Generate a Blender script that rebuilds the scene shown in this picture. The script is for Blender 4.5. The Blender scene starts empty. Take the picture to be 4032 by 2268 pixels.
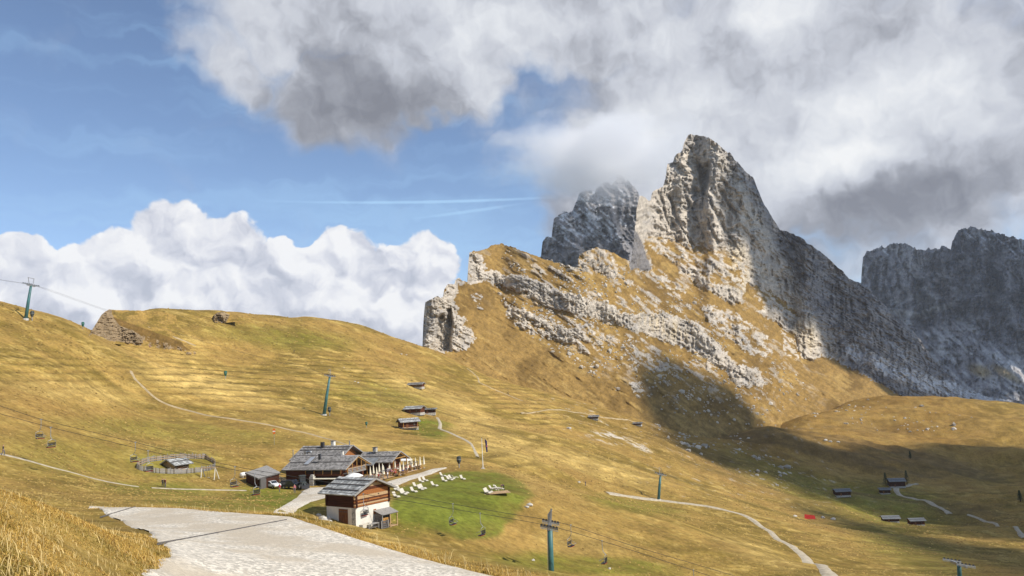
import bpy, bmesh, math, random
import numpy as np
from mathutils import Matrix, Vector

random.seed(7)
rng = np.random.default_rng(7)
S = bpy.context.scene
COL = S.collection
R = math.radians

# ------------------------------------------------------------------ camera
FPX, CXP, CYP = 3000.0, 2016.0, 1134.0          # focal length and centre, in photo pixels
PITCH, ROLL = 6.95, -3.0
cam_d = bpy.data.cameras.new("camera")
cam = bpy.data.objects.new("camera", cam_d)
COL.objects.link(cam)
cam_d.sensor_width = 36.0
cam_d.lens = 36.0 * FPX / 4032.0
cam_d.clip_start, cam_d.clip_end = 0.5, 60000
MC = Matrix.Rotation(R(90 + PITCH), 3, 'X') @ Matrix.Rotation(R(ROLL), 3, 'Z')
cam.matrix_world = MC.to_4x4()
S.camera = cam
MCN = np.array(MC)

# ------------------------------------------------------------------ light and sky
SUN_EL, SUN_AZ = 41.0, -27.0                     # azimuth from +X (right), negative = behind the camera
SUN = np.array([math.cos(R(SUN_EL)) * math.cos(R(SUN_AZ)), math.cos(R(SUN_EL)) * math.sin(R(SUN_AZ)), math.sin(R(SUN_EL))])
sd = bpy.data.lights.new("sun", 'SUN')
sd.energy, sd.angle, sd.color = 5.0, R(0.53), (1.0, 0.93, 0.82)
so = bpy.data.objects.new("sun", sd)
COL.objects.link(so)
so.rotation_euler = Vector(SUN).to_track_quat('Z', 'Y').to_euler()
S.view_settings.view_transform = 'Standard'
S.view_settings.look = 'None'
S.view_settings.exposure = 0.0
S.view_settings.gamma = 1.0
S.render.engine = 'CYCLES'
S.cycles.use_denoising = True
S.cycles.max_bounces = 5
S.cycles.diffuse_bounces = 2
S.cycles.transparent_max_bounces = 8

W = bpy.data.worlds.new("World")
S.world = W
W.use_nodes = True
W.cycles.sampling_method = 'NONE'


class NT:
    """small helper to wire node trees"""
    def __init__(s, tree):
        s.t = tree
        s.n = tree.nodes
        s.l = tree.links

    def put(s, sock, v):
        if isinstance(v, bpy.types.NodeSocket):
            s.l.new(v, sock)
        elif v is not None:
            if sock.type == 'RGBA' and not hasattr(v, '__len__'):
                v = (v, v, v, 1)
            elif sock.type == 'RGBA' and len(v) == 3:
                v = (*v, 1)
            sock.default_value = v

    def m(s, op, a, b=None, c=None, clamp=False):
        n = s.n.new('ShaderNodeMath')
        n.operation, n.use_clamp = op, clamp
        for i, v in enumerate((a, b, c)):
            if v is not None:
                s.put(n.inputs[i], v)
        return n.outputs[0]

    def vm(s, op, a, b=None):
        n = s.n.new('ShaderNodeVectorMath')
        n.operation = op
        s.put(n.inputs[0], a)
        if b is not None:
            s.put(n.inputs[3] if op == 'SCALE' else n.inputs[1], b)
        return n.outputs[0]

    def xyz(s, x, y, z):
        n = s.n.new('ShaderNodeCombineXYZ')
        for i, v in enumerate((x, y, z)):
            s.put(n.inputs[i], v)
        return n.outputs[0]

    def sep(s, v):
        n = s.n.new('ShaderNodeSeparateXYZ')
        s.put(n.inputs[0], v)
        return n.outputs

    dims = '3D'

    def noise(s, vec, scale, detail=4, rough=0.5, kind='FBM', dist=0.0, color=False):
        n = s.n.new('ShaderNodeTexNoise')
        n.noise_dimensions = s.dims
        n.noise_type = kind
        s.put(n.inputs['Vector'], vec)
        n.inputs['Scale'].default_value = scale
        n.inputs['Detail'].default_value = detail
        n.inputs['Roughness'].default_value = rough
        n.inputs['Distortion'].default_value = dist
        return n.outputs['Color' if color else 0]

    def voro(s, vec, scale, smooth=0.5, detail=0.0):
        n = s.n.new('ShaderNodeTexVoronoi')
        n.feature = 'SMOOTH_F1'
        n.voronoi_dimensions = s.dims
        s.put(n.inputs['Vector'], vec)
        n.inputs['Scale'].default_value = scale
        n.inputs['Detail'].default_value = detail
        n.inputs['Smoothness'].default_value = smooth
        return n.outputs['Distance']

    def step(s, v, lo, hi, a=0.0, b=1.0):
        n = s.n.new('ShaderNodeMapRange')
        n.interpolation_type = 'SMOOTHSTEP'
        s.put(n.inputs[0], v)
        for i, x in enumerate((lo, hi, a, b)):
            s.put(n.inputs[i + 1], x)
        return n.outputs[0]

    def mix(s, f, a, b, mode='MIX'):
        n = s.n.new('ShaderNodeMix')
        n.data_type, n.blend_type = 'RGBA', mode
        s.put(n.inputs[0], f)
        s.put(n.inputs[6], a)
        s.put(n.inputs[7], b)
        return n.outputs[2]

    def ramp(s, v, stops):
        n = s.n.new('ShaderNodeValToRGB')
        e = n.color_ramp.elements
        while len(e) < len(stops):
            e.new(0.5)
        for el, (p, c) in zip(e, stops):
            el.position, el.color = p, (*c, 1)
        s.put(n.inputs[0], v)
        return n.outputs[0]


def pix_ray(px, py):
    px, py = np.asarray(px, float), np.asarray(py, float)
    v = np.stack([(px - CXP) / FPX, -(py - CYP) / FPX, -np.ones_like(px)], -1)
    v = v @ MCN.T
    return v / np.linalg.norm(v, axis=-1, keepdims=True)


def to_pix(P):
    q = np.asarray(P, float) @ MCN
    w = np.where(q[..., 2] < -1e-3, -q[..., 2], np.nan)
    return q[..., 0] / w * FPX + CXP, -q[..., 1] / w * FPX + CYP


def azel(px, py):
    v = pix_ray(px, py)
    return math.atan2(v[0], v[1]), math.asin(v[2])


#SKY_BEGIN
def build_sky():
    t = NT(W.node_tree)
    t.dims = '2D'
    t.n.clear()
    sky = t.n.new('ShaderNodeTexSky')
    sky.sky_type = 'NISHITA'
    sky.sun_disc = False
    sky.sun_elevation = R(SUN_EL)
    sky.sun_rotation = R(90 - SUN_AZ)
    sky.altitude = 2400
    sky.air_density, sky.dust_density, sky.ozone_density = 1.0, 0.3, 2.0
    g = t.n.new('ShaderNodeTexCoord').outputs['Generated']
    d = t.sep(t.vm('NORMALIZE', g))
    az = t.m('ARCTAN2', d[0], d[1])
    el = t.m('ARCSINE', d[2])
    P = t.xyz(az, el, 0.0)                          # sky position: azimuth, elevation in radians

    def at(px, py):
        return azel(px, py)

    w1 = t.vm('SCALE', t.vm('SUBTRACT', t.noise(P, 5.0, 3, 0.5, color=True), (0.5, 0.5, 0.5)), 0.12)
    w2 = t.vm('SCALE', t.vm('SUBTRACT', t.noise(P, 22.0, 3, 0.5, color=True), (0.5, 0.5, 0.5)), 0.045)
    PW = t.vm('ADD', t.vm('ADD', P, w1), w2)
    PW = t.vm('MULTIPLY', PW, (1, 1, 0))
    PS = t.vm('MULTIPLY', t.vm('ADD', P, w2), (1, 1, 0))
    PD = t.vm('MULTIPLY', t.vm('ADD', P, t.vm('ADD', t.vm('SCALE', w1, 0.55), t.vm('SCALE', w2, 0.6))), (1, 1, 0))

    def blob(pos, cx, cy, rx, ry, ang=0.0, soft=0.75, w=1.0):
        a, e = at(cx, cy)
        mp = t.n.new('ShaderNodeMapping')
        mp.vector_type = 'TEXTURE'
        t.put(mp.inputs[0], pos)
        mp.inputs[1].default_value = (a, e, 0)
        mp.inputs[2].default_value = (0, 0, R(-ang - ROLL * 0))
        mp.inputs[3].default_value = (rx / FPX, ry / FPX, 1)
        n = t.n.new('ShaderNodeVectorMath'); n.operation = 'LENGTH'
        t.l.new(mp.outputs[0], n.inputs[0])
        return t.step(n.outputs['Value'], 1.0, 1.0 - soft, 0.0, w)

    def union(bs):
        r = bs[0]
        for b in bs[1:]:
            r = t.m('MAXIMUM', r, b)
        return r

    def addup(bs):
        r = bs[0]
        for b in bs[1:]:
            r = t.m('ADD', r, b)
        return r

    # --- clear sky with thin high streaks
    bg_sky = t.n.new('ShaderNodeBackground')
    t.l.new(sky.outputs[0], bg_sky.inputs[0])
    bg_sky.inputs[1].default_value = 0.15
    sv = t.vm('MULTIPLY', PS, (1.0, 9.0, 0))
    st = t.noise(sv, 2.6, 5, 0.55)
    low = t.step(el, 0.34, 0.02)
    thin = t.m('ADD', t.m('MULTIPLY', t.step(st, 0.42, 0.72), t.m('ADD', t.m('MULTIPLY', low, 0.40), 0.30)), t.m('MULTIPLY', low, 0.22))
    trail = union([blob(P, 1700, 795, 760, 9, 0.5, 0.9, 0.8), blob(P, 1850, 832, 300, 10, -5.5, 0.9, 0.5)])
    thin = t.m('ADD', thin, trail, clamp=True)
    bg_thin = t.n.new('ShaderNodeBackground')
    t.put(bg_thin.inputs[0], (0.42, 0.68, 1.0)); bg_thin.inputs[1].default_value = 0.92
    m1 = t.n.new('ShaderNodeMixShader')
    t.l.new(thin, m1.inputs[0]); t.l.new(bg_sky.outputs[0], m1.inputs[1]); t.l.new(bg_thin.outputs[0], m1.inputs[2])

    # --- grey cloud deck
    deck = union([blob(PW, 1900, 60, 1500, 330, 3), blob(PW, 1050, 40, 560, 300, 8, .9, .85), blob(PW, 900, 200, 330, 200, 20, .95, .7), blob(PW, 1500, -250, 1500, 420), blob(PW, 1360, 380, 420, 330, 10), blob(PW, 1700, 330, 520, 220, -8), blob(PW, 1000, 330, 170, 130, 35, .95, .62),
                  blob(PW, 3050, 330, 1350, 640), blob(PW, 3800, 560, 1000, 560, -8), blob(PW, 2380, 640, 420, 400, 0, .6), blob(PW, 2200, 830, 260, 260, 0, .9, .8), blob(PW, 2600, 700, 600, 420), blob(PW, 3300, 760, 800, 260, -8), blob(PW, 3450, 1010, 700, 190, -6, .95, .62)])
    edge = t.noise(PS, 8.0, 5, 0.55)
    wide = t.noise(t.vm('MULTIPLY', P, (1, 1.6, 0)), 1.7, 4, 0.55)
    off = t.m('MAXIMUM', t.step(t.m('ABSOLUTE', az), 0.62, 0.85), t.step(el, 0.50, 0.70))     # the same broken deck goes on all round
    deck = t.m('MAXIMUM', deck, t.m('MULTIPLY', off, t.step(wide, 0.46, 0.70)))
    da = t.step(t.m('ADD', deck, t.m('MULTIPLY', t.m('SUBTRACT', edge, 0.5), 0.8)), 0.06, 0.72)
    dark = addup([blob(PD, 1330, 470, 430, 300, 0, .95, .75), blob(PD, 1650, 420, 420, 230, -12, .95, .45), blob(PD, 1300, 170, 260, 240, 0, .95, .30), blob(PD, 3650, 800, 1200, 230, -11, 1.0, .60), blob(PD, 3300, 890, 700, 130, -10, 1.0, .35), blob(PD, 2180, 900, 260, 260, 0, .9, .35),
                  blob(PD, 3900, 330, 420, 200, -15, .95, .2), blob(PD, 2300, 330, 330, 120, 0, .95, .16)])
    lite = addup([blob(PD, 3060, 40, 230, 130, 0, .95, .7), blob(PD, 2700, 130, 260, 120, 0, .95, .45), blob(PD, 2430, 600, 330, 230, 0, .95, .5), blob(PD, 3520, 430, 420, 230, -20, .95, .75), blob(PD, 3250, 680, 360, 150, 10, .95, .6), blob(PD, 3950, 300, 240, 160, 0, .95, .5),
                  blob(PD, 2750, 400, 700, 260, 0, .95, .2), blob(PD, 2000, 90, 420, 150, 0, .95, .3)])
    b1 = t.noise(PS, 7.0, 5, 0.55); b2 = t.noise(t.vm('ADD', PS, (0.012, 0.018, 0)), 7.0, 5, 0.55)
    rel = t.m('MULTIPLY', t.m('SUBTRACT', b1, b2), 1.1)
    shade = t.m('ADD', t.m('ADD', t.m('MULTIPLY', t.m('SUBTRACT', lite, dark), 0.50), 0.50), t.m('ADD', rel, t.m('MULTIPLY', t.m('SUBTRACT', b1, 0.5), 0.35)))
    dc = t.ramp(shade, [(0.0, (0.225, 0.235, 0.275)), (0.25, (0.345, 0.36, 0.41)), (0.50, (0.58, 0.605, 0.67)), (0.75, (0.76, 0.785, 0.83)), (1.0, (0.93, 0.94, 0.95))])
    bg_deck = t.n.new('ShaderNodeBackground')
    t.put(bg_deck.inputs[0], dc)
    m2 = t.n.new('ShaderNodeMixShader')
    t.l.new(da, m2.inputs[0]); t.l.new(m1.outputs[0], m2.inputs[1]); t.l.new(bg_deck.outputs[0], m2.inputs[2])

    # --- white cumulus bank low on the left
    puff = t.voro(PS, 15.0, 0.7, 1.0)
    puff2 = t.noise(PS, 34.0, 4, 0.6)
    PC = t.vm('MULTIPLY', t.vm('ADD', P, t.vm('SCALE', w2, 0.7)), (1, 1, 0))
    bank = [(-200, 1130, 420, 300), (60, 1060, 210, 190), (300, 1080, 190, 150), (660, 950, 270, 250), (520, 1020, 230, 200), (850, 1010, 300, 220), (1120, 1080, 330, 200), (1340, 1030, 240, 190), (1500, 1100, 300, 200), (1700, 1040, 190, 210),
            (300, 1250, 800, 260), (1100, 1260, 800, 260), (1650, 1240, 330, 240), (-700, 1250, 800, 330)]
    cf = union([blob(PC, *b, 0, 0.8) for b in bank])
    cum = t.m('ADD', cf, t.m('ADD', t.m('MULTIPLY', t.m('SUBTRACT', 0.42, puff), 0.55), t.m('MULTIPLY', t.m('SUBTRACT', puff2, 0.5), 0.35)))
    ca = t.step(cum, 0.26, 0.40)
    q1 = t.voro(t.vm('ADD', PS, (0.007, 0.012, 0)), 15.0, 0.7, 1.0)
    q2 = t.noise(t.vm('ADD', PS, (0.004, 0.007, 0)), 34.0, 4, 0.6)
    relc = t.m('ADD', t.m('MULTIPLY', t.m('SUBTRACT', q1, puff), 1.5), t.m('MULTIPLY', t.m('SUBTRACT', puff2, q2), 0.8))
    broad = t.noise(PS, 7.0, 4, 0.5)
    cs = t.m('ADD', t.m('ADD', relc, 0.42), t.m('ADD', t.m('MULTIPLY', t.m('SUBTRACT', broad, 0.5), 0.9), t.m('MULTIPLY', t.step(el, 0.06, 0.24), 0.25)))
    cc = t.ramp(cs, [(0.0, (0.50, 0.53, 0.62)), (0.3, (0.66, 0.68, 0.76)), (0.55, (0.81, 0.82, 0.87)), (0.85, (0.95, 0.95, 0.96))])
    bg_c = t.n.new('ShaderNodeBackground')
    t.put(bg_c.inputs[0], cc)
    m3 = t.n.new('ShaderNodeMixShader')
    t.l.new(ca, m3.inputs[0]); t.l.new(m2.outputs[0], m3.inputs[1]); t.l.new(bg_c.outputs[0], m3.inputs[2])
    out = t.n.new('ShaderNodeOutputWorld')
    t.l.new(m3.outputs[0], out.inputs[0])


build_sky()
#SKY_END

# ------------------------------------------------------------------ numpy noise
def _hash(ix, iy, iz, seed):
    h = (ix * np.uint32(374761393) + iy * np.uint32(668265263) + iz * np.uint32(2246822519) + np.uint32(seed * 3266489917 & 0xffffffff))
    h = (h ^ (h >> np.uint32(13))) * np.uint32(1274126177)
    h = h ^ (h >> np.uint32(16))
    return (h & np.uint32(0xffff)).astype(np.float32) * np.float32(1 / 32767.5) - np.float32(1)


def noise2(x, y, seed=0):
    x = np.asarray(x, np.float32); y = np.asarray(y, np.float32)
    fx, fy = np.floor(x), np.floor(y)
    ix, iy = fx.astype(np.int64).astype(np.uint32), fy.astype(np.int64).astype(np.uint32)
    u, v = x - fx, y - fy
    u = u * u * u * (u * (u * 6 - 15) + 10); v = v * v * v * (v * (v * 6 - 15) + 10)
    o, z = np.uint32(1), np.uint32(0)
    a = _hash(ix, iy, z, seed); b = _hash(ix + o, iy, z, seed)
    c = _hash(ix, iy + o, z, seed); d = _hash(ix + o, iy + o, z, seed)
    return (a + (b - a) * u) * (1 - v) + (c + (d - c) * u) * v


def fbm2(x, y, oct=4, gain=0.5, lac=2.03, seed=0, ridged=False):
    s, amp, tot = 0.0, 1.0, 0.0
    for i in range(oct):
        n = noise2(x, y, seed + i * 17)
        if ridged:
            n = 1 - 2 * np.abs(n)
        s = s + amp * n
        tot += amp
        amp *= gain
        x = x * lac + 13.7; y = y * lac - 7.3
    return s / tot


def sstep(v, lo, hi):
    t = np.clip((v - lo) / (hi - lo), 0, 1)
    return t * t * (3 - 2 * t)


def inpoly(px, py, poly):
    r = np.zeros(px.shape, bool)
    n = len(poly)
    for i in range(n):
        x1, y1 = poly[i]; x2, y2 = poly[(i + 1) % n]
        if y1 == y2:
            continue
        c = ((y1 > py) != (y2 > py)) & (px < (x2 - x1) * (py - y1) / (y2 - y1) + x1)
        r ^= c
    return r


def polydist(px, py, pts):
    """distance in pixels to an open polyline"""
    best = np.full(px.shape, 1e9, np.float32)
    for (x1, y1), (x2, y2) in zip(pts[:-1], pts[1:]):
        dx, dy = x2 - x1, y2 - y1
        t = np.clip(((px - x1) * dx + (py - y1) * dy) / (dx * dx + dy * dy + 1e-9), 0, 1)
        best = np.minimum(best, np.hypot(px - x1 - t * dx, py - y1 - t * dy))
    return best


def ell(px, py, cx, cy, rx, ry, ang=0.0):
    """soft elliptic bump, 1 at the centre, 0 at the rim"""
    c, s = math.cos(R(ang)), math.sin(R(ang))
    dx, dy = px - cx, py - cy
    q = np.sqrt(((dx * c + dy * s) / rx) ** 2 + ((-dx * s + dy * c) / ry) ** 2)
    return sstep(1 - q, 0, 0.7)


def blur(a, n, axis):
    if n < 1:
        return a
    for _ in range(2):
        p = np.pad(a, [(n, n) if i == axis else (0, 0) for i in range(a.ndim)], mode='edge')
        c = np.cumsum(p, axis=axis, dtype=np.float64)
        c = np.insert(c, 0, 0, axis=axis)
        k = 2 * n + 1
        sl1 = [slice(None)] * a.ndim; sl2 = [slice(None)] * a.ndim
        sl1[axis] = slice(k, None); sl2[axis] = slice(None, -k)
        a = ((c[tuple(sl1)] - c[tuple(sl2)]) / k)
    return a

# ------------------------------------------------------------------ materials
MATS = {}


def mat(name, build):
    if name not in MATS:
        m = bpy.data.materials.new(name)
        m.use_nodes = True
        t = NT(m.node_tree)
        b = t.n['Principled BSDF']
        b.inputs['Specular IOR Level'].default_value = 0.3
        b.inputs['Roughness'].default_value = 0.8
        build(t, b)
        MATS[name] = m
    return MATS[name]


def plain(name, col, rough=0.8, var=0.25, scale=3.0, metal=0.0, bump=0.0, stretch=(1, 1, 1), spec=0.3):
    """a base colour broken up by object-space noise, with optional relief"""
    def f(t, b):
        co = t.n.new('ShaderNodeTexCoord').outputs['Object']
        v = t.vm('MULTIPLY', co, stretch)
        n = t.noise(v, scale, 5, 0.6)
        c1 = tuple(min(1, x * (1 + var)) for x in col); c0 = tuple(x * (1 - var) for x in col)
        t.put(b.inputs['Base Color'], t.mix(t.step(n, 0.3, 0.7), c0, c1))
        b.inputs['Roughness'].default_value = rough
        b.inputs['Metallic'].default_value = metal
        b.inputs['Specular IOR Level'].default_value = spec
        if bump:
            bp = t.n.new('ShaderNodeBump')
            bp.inputs['Strength'].default_value = bump
            bp.inputs['Distance'].default_value = 0.05
            t.put(bp.inputs['Height'], n)
            t.l.new(bp.outputs[0], b.inputs['Normal'])
    return mat(name, f)


def m_land():
    """ground and rock: the vertex colour is the surface colour, in places with painted shade, nodes add grain and fine relief"""
    def f(t, b):
        a = t.n.new('ShaderNodeVertexColor'); a.layer_name = 'col'
        k = t.n.new('ShaderNodeAttribute'); k.attribute_name = 'rock'
        geo = t.n.new('ShaderNodeNewGeometry').outputs['Position']
        n1 = t.noise(geo, 0.9, 6, 0.7)
        n2 = t.noise(geo, 0.12, 6, 0.65)
        g = t.m('MULTIPLY', t.step(n1, 0.25, 0.75, 0.68, 1.32), t.step(n2, 0.3, 0.7, 0.82, 1.18))
        t.put(b.inputs['Base Color'], t.mix(1.0, a.outputs[0], t.xyz(g, g, g), 'MULTIPLY'))
        b.inputs['Roughness'].default_value = 0.95
        b.inputs['Specular IOR Level'].default_value = 0.1
        bp = t.n.new('ShaderNodeBump')
        bp.inputs['Distance'].default_value = 1.6
        t.put(bp.inputs['Strength'], t.step(k.outputs['Fac'], 0, 1, 0.35, 1.0))
        h = t.m('ADD', t.m('MULTIPLY', n1, 0.35), t.m('MULTIPLY', n2, 1.6))
        t.put(bp.inputs['Height'], h)
        t.l.new(bp.outputs[0], b.inputs['Normal'])
    return mat('land', f)

# ------------------------------------------------------------------ mesh helpers
def link(name, me, parent=None):
    o = bpy.data.objects.new(name, me)
    COL.objects.link(o)
    if parent:
        o.parent = parent
    return o


def grid_mesh(name, P, cols=None, rock=None, material=None, smooth=True, flip=False, keep=None):
    """P[rows, cols, 3] to a quad sheet"""
    nr, nc = P.shape[:2]
    me = bpy.data.meshes.new(name)
    idx = np.arange(nr * nc).reshape(nr, nc)
    q = np.stack([idx[:-1, :-1], idx[:-1, 1:], idx[1:, 1:], idx[1:, :-1]], -1).reshape(-1, 4)
    if keep is not None:
        q = q[keep.ravel()]
    if flip:
        q = q[:, ::-1]
    me.vertices.add(nr * nc)
    me.vertices.foreach_set('co', P.astype(np.float32).ravel())
    me.loops.add(q.size)
    me.loops.foreach_set('vertex_index', q.astype(np.int32).ravel())
    me.polygons.add(len(q))
    me.polygons.foreach_set('loop_start', np.arange(0, q.size, 4, dtype=np.int32))
    me.polygons.foreach_set('use_smooth', np.full(len(q), smooth))
    me.update(calc_edges=True)
    if cols is not None:
        at = me.color_attributes.new('col', 'FLOAT_COLOR', 'POINT')
        at.data.foreach_set('color', np.concatenate([cols, np.ones(cols.shape[:2] + (1,))], -1).astype(np.float32).ravel())
    if rock is not None:
        at = me.attributes.new('rock', 'FLOAT', 'POINT')
        at.data.foreach_set('value', rock.astype(np.float32).ravel())
    if material:
        me.materials.append(material)
    return me


def tag(o, label=None, cat=None, group=None, kind=None):
    for k, v in (('label', label), ('category', cat), ('group', group), ('kind', kind)):
        if v:
            o[k] = v
    return o


def mixc(a, b, f):
    f = f[..., None]
    return a * (1 - f) + np.asarray(b) * f

# ------------------------------------------------------------------ the meadow (polar height field fitted to surveyed points)
CTRL = [  # photo x, photo y, distance in metres
 (0, 2268, 12), (0, 2100, 15), (0, 1958, 20), (150, 1992, 21), (300, 2042, 22.5), (250, 2268, 15), (430, 2106, 24), (560, 2150, 23), (640, 2190, 22.5), (560, 2268, 19), (400, 2200, 18.5),
 (1200, 2268, 24), (700, 2268, 21), (1950, 2268, 27), (1700, 2268, 26), (900, 2150, 30), (700, 2080, 38), (450, 2040, 47), (1300, 2150, 31),
 (350, 2003, 58), (500, 1995, 57), (700, 2000, 52), (900, 2018, 47), (1100, 2030, 43), (1300, 2090, 37), (1500, 2155, 33), (1750, 2225, 29.5),
 (500, 2018, 85), (700, 2024, 84), (900, 2044, 78), (1100, 2058, 72), (1300, 2118, 70), (1390, 2125, 85), (1500, 2185, 68), (1480, 2120, 95), (1700, 2240, 62), (1950, 2300, 58), (300, 2020, 80), (150, 2010, 60), (0, 1990, 60), (200, 1975, 85),
 (0, 1880, 125), (200, 1930, 122), (400, 1965, 112), (500, 1950, 122), (700, 1955, 122), (900, 1985, 112), (1050, 2000, 105), (1250, 2060, 108),
 (10, 1792, 154), (250, 1850, 160), (645, 1918, 175), (450, 1880, 176), (690, 1865, 188), (690, 1800, 200), (850, 1900, 185), (1000, 1920, 182),
 (1370, 2080, 121), (1460, 2060, 126), (1560, 2000, 133), (1200, 1965, 155), (1300, 1925, 172),
 (1100, 1935, 180), (1250, 1915, 183), (1400, 1905, 184), (1600, 1880, 187), (1680, 1840, 205), (1500, 1860, 200), (1250, 1860, 205), (1050, 1860, 205),
 (1250, 1800, 222), (1500, 1790, 225), (950, 1800, 215), (1100, 1720, 245),
 (1700, 1900, 172), (1980, 1930, 165), (1900, 1840, 200), (1800, 1850, 196), (1800, 2020, 138), (1800, 2110, 128), (1650, 2080, 126), (2050, 1950, 160),
 (2160, 2400, 110), (2000, 2240, 121), (2250, 2262, 131), (2400, 2262, 135), (2400, 2160, 148), (2150, 2110, 146), (2150, 2000, 158), (2800, 2250, 152), (2160, 2340, 118), (3200, 2255, 158), (3700, 2262, 190), (4032, 2262, 215), (4300, 2262, 240),
 (2400, 2060, 168), (2700, 2080, 185), (2600, 1968, 305), (2340, 1937, 270), (2250, 1930, 240), (2800, 1995, 312), (2960, 2042, 302), (3100, 2142, 258), (3260, 2266, 205), (2900, 2140, 205), (2800, 2060, 235),
 (3530, 1918, 600), (3315, 1948, 565), (3500, 2052, 480), (3610, 2068, 468), (3185, 2042, 385), (4032, 1960, 575), (4032, 2100, 430), (3700, 2150, 335), (3400, 2150, 290), (3050, 1960, 430),
 (3700, 1750, 800), (3300, 1800, 660), (3000, 1850, 530), (2800, 1800, 520), (2600, 1750, 480), (4032, 1760, 800), (3700, 1850, 690), (3450, 1690, 860), (3000, 1700, 690),
 (2500, 1720, 470), (2200, 1640, 470), (1900, 1560, 470), (2100, 1680, 390), (2400, 1800, 370),
 (0, 1400, 262), (0, 1600, 202), (0, 1700, 175), (250, 1600, 220), (250, 1450, 265), (200, 1750, 180), (110, 1257, 322), (-150, 1250, 300), (-150, 1600, 190), (-150, 1900, 130),
 (500, 1400, 372), (500, 1600, 272), (500, 1720, 225), (900, 1500, 352), (900, 1650, 268), (900, 1390, 430), (1275, 1632, 300), (1275, 1450, 405), (1275, 1340, 475), (1630, 1672, 312), (1640, 1622, 345), (1640, 1522, 420),
 (1900, 1650, 382), (2000, 1750, 292), (2200, 1750, 352), (2200, 1850, 258), (500, 1320, 415), (1600, 1430, 490), (1450, 1720, 265),
]
CREST = [  # ridge lines: the ground falls away behind them
 (-200, 1160, 330, 0.5), (0, 1200, 345, 0.5), (110, 1228, 352, 0.5), (230, 1265, 366, 0.3), (330, 1298, 385, 0.06), (430, 1285, 430, 0.03), (520, 1262, 470, 0.2), (620, 1240, 500, 0.35), (760, 1240, 510, 0.4), (900, 1242, 520, 0.4), (1100, 1260, 532, 0.4), (1290, 1256, 542, 0.4), (1420, 1290, 552, 0.4), (1550, 1332, 560, 0.4), (1690, 1374, 566, 0.35),
 (1900, 1475, 562, 0.25), (2200, 1562, 585, 0.25), (2500, 1645, 605, 0.25), (2720, 1712, 630, 0.25), (2950, 1690, 735, 0.25), (3150, 1640, 870, 0.25), (3300, 1598, 980, 0.25), (3430, 1576, 1040, 0.25), (3600, 1580, 1050, 0.3), (3850, 1592, 1030, 0.3), (4032, 1600, 1000, 0.3), (4400, 1610, 960, 0.3),
]


def lp(P):
    r = np.hypot(P[..., 0], P[..., 1])
    return np.arctan2(P[..., 0], P[..., 1]), np.log(r), r


def fit_meadow():
    pts = []
    for x, y, d in CTRL:
        pts.append(pix_ray(x, y) * d)
    for x, y, d, k in CREST:
        p = pix_ray(x, y) * d
        pts.append(p)
        h = p[:2] / np.hypot(*p[:2])
        for dd, fall in ((0.12, 1.0), (0.35, 1.3)):
            q = p.copy()
            q[:2] += h * d * dd
            q[2] -= k * d * dd * fall
            pts.append(q)
    for a in range(-60, 61, 12):                 # under the viewer's feet
        pts.append(np.array([math.sin(R(a)) * 5, math.cos(R(a)) * 5, -3.6]))
    A = np.array(pts)
    az, lr, r = lp(A)
    X = np.stack([az, lr], -1)
    n = len(X)
    D = np.linalg.norm(X[:, None] - X[None], axis=-1)
    K = np.where(D > 0, D ** 2 * np.log(D + 1e-12), 0)
    K += np.eye(n) * 2e-6
    Pm = np.concatenate([np.ones((n, 1)), X], 1)
    M = np.block([[K, Pm], [Pm.T, np.zeros((3, 3))]])
    w = np.linalg.solve(M, np.concatenate([A[:, 2] / r, np.zeros(3)]))
    return X, w


RX, RW = fit_meadow()


def rbf(az, lr):
    sh = az.shape
    az, lr = az.ravel().astype(np.float32), lr.ravel().astype(np.float32)
    out = (RW[-3] + RW[-2] * az + RW[-1] * lr).astype(np.float32)
    for (a, l), w in zip(RX.astype(np.float32), RW.astype(np.float32)):
        d2 = (az - a) ** 2 + (lr - l) ** 2 + np.float32(1e-10)
        out += np.float32(w * 0.5) * d2 * np.log(d2)
    return out.reshape(sh)


def meadow_z(x, y):
    x = np.asarray(x, float); y = np.asarray(y, float)
    r = np.hypot(x, y)
    az, lr = np.arctan2(x, y), np.log(r)
    z = rbf(az, lr) * r
    far = sstep(r, 210, 420)
    z = z + sstep(r, 430, 620) * 1.1 * fbm2(x / 24, y / 18, 3, .6, seed=6)
    z = z + far * (2.6 * fbm2(x / 70 + y / 160, y / 45, 3, seed=3) + 0.8 * fbm2(x / 16, y / 13, 2, seed=5))
    u_, v_ = x * .82 - y * .57, x * .57 + y * .82
    z = z + sstep(r, 330, 520) * sstep(x / r, .05, .3) * 6.5 * (fbm2(v_ / 62, u_ / 190, 4, .5, seed=4, ridged=True) - .35)
    mid = sstep(r, 60, 130) * (1 - 0.75 * np.exp(-((np.hypot(x + 38, y - 178) / 55) ** 2)))
    z = z + mid * (0.35 * fbm2(x / 14, y / 11, 3, seed=8))
    near = 1 - sstep(r, 60, 140)
    z = z + near * 0.05 * fbm2(x / 2.2, y / 2.2, 3, seed=11)
    return z


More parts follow.
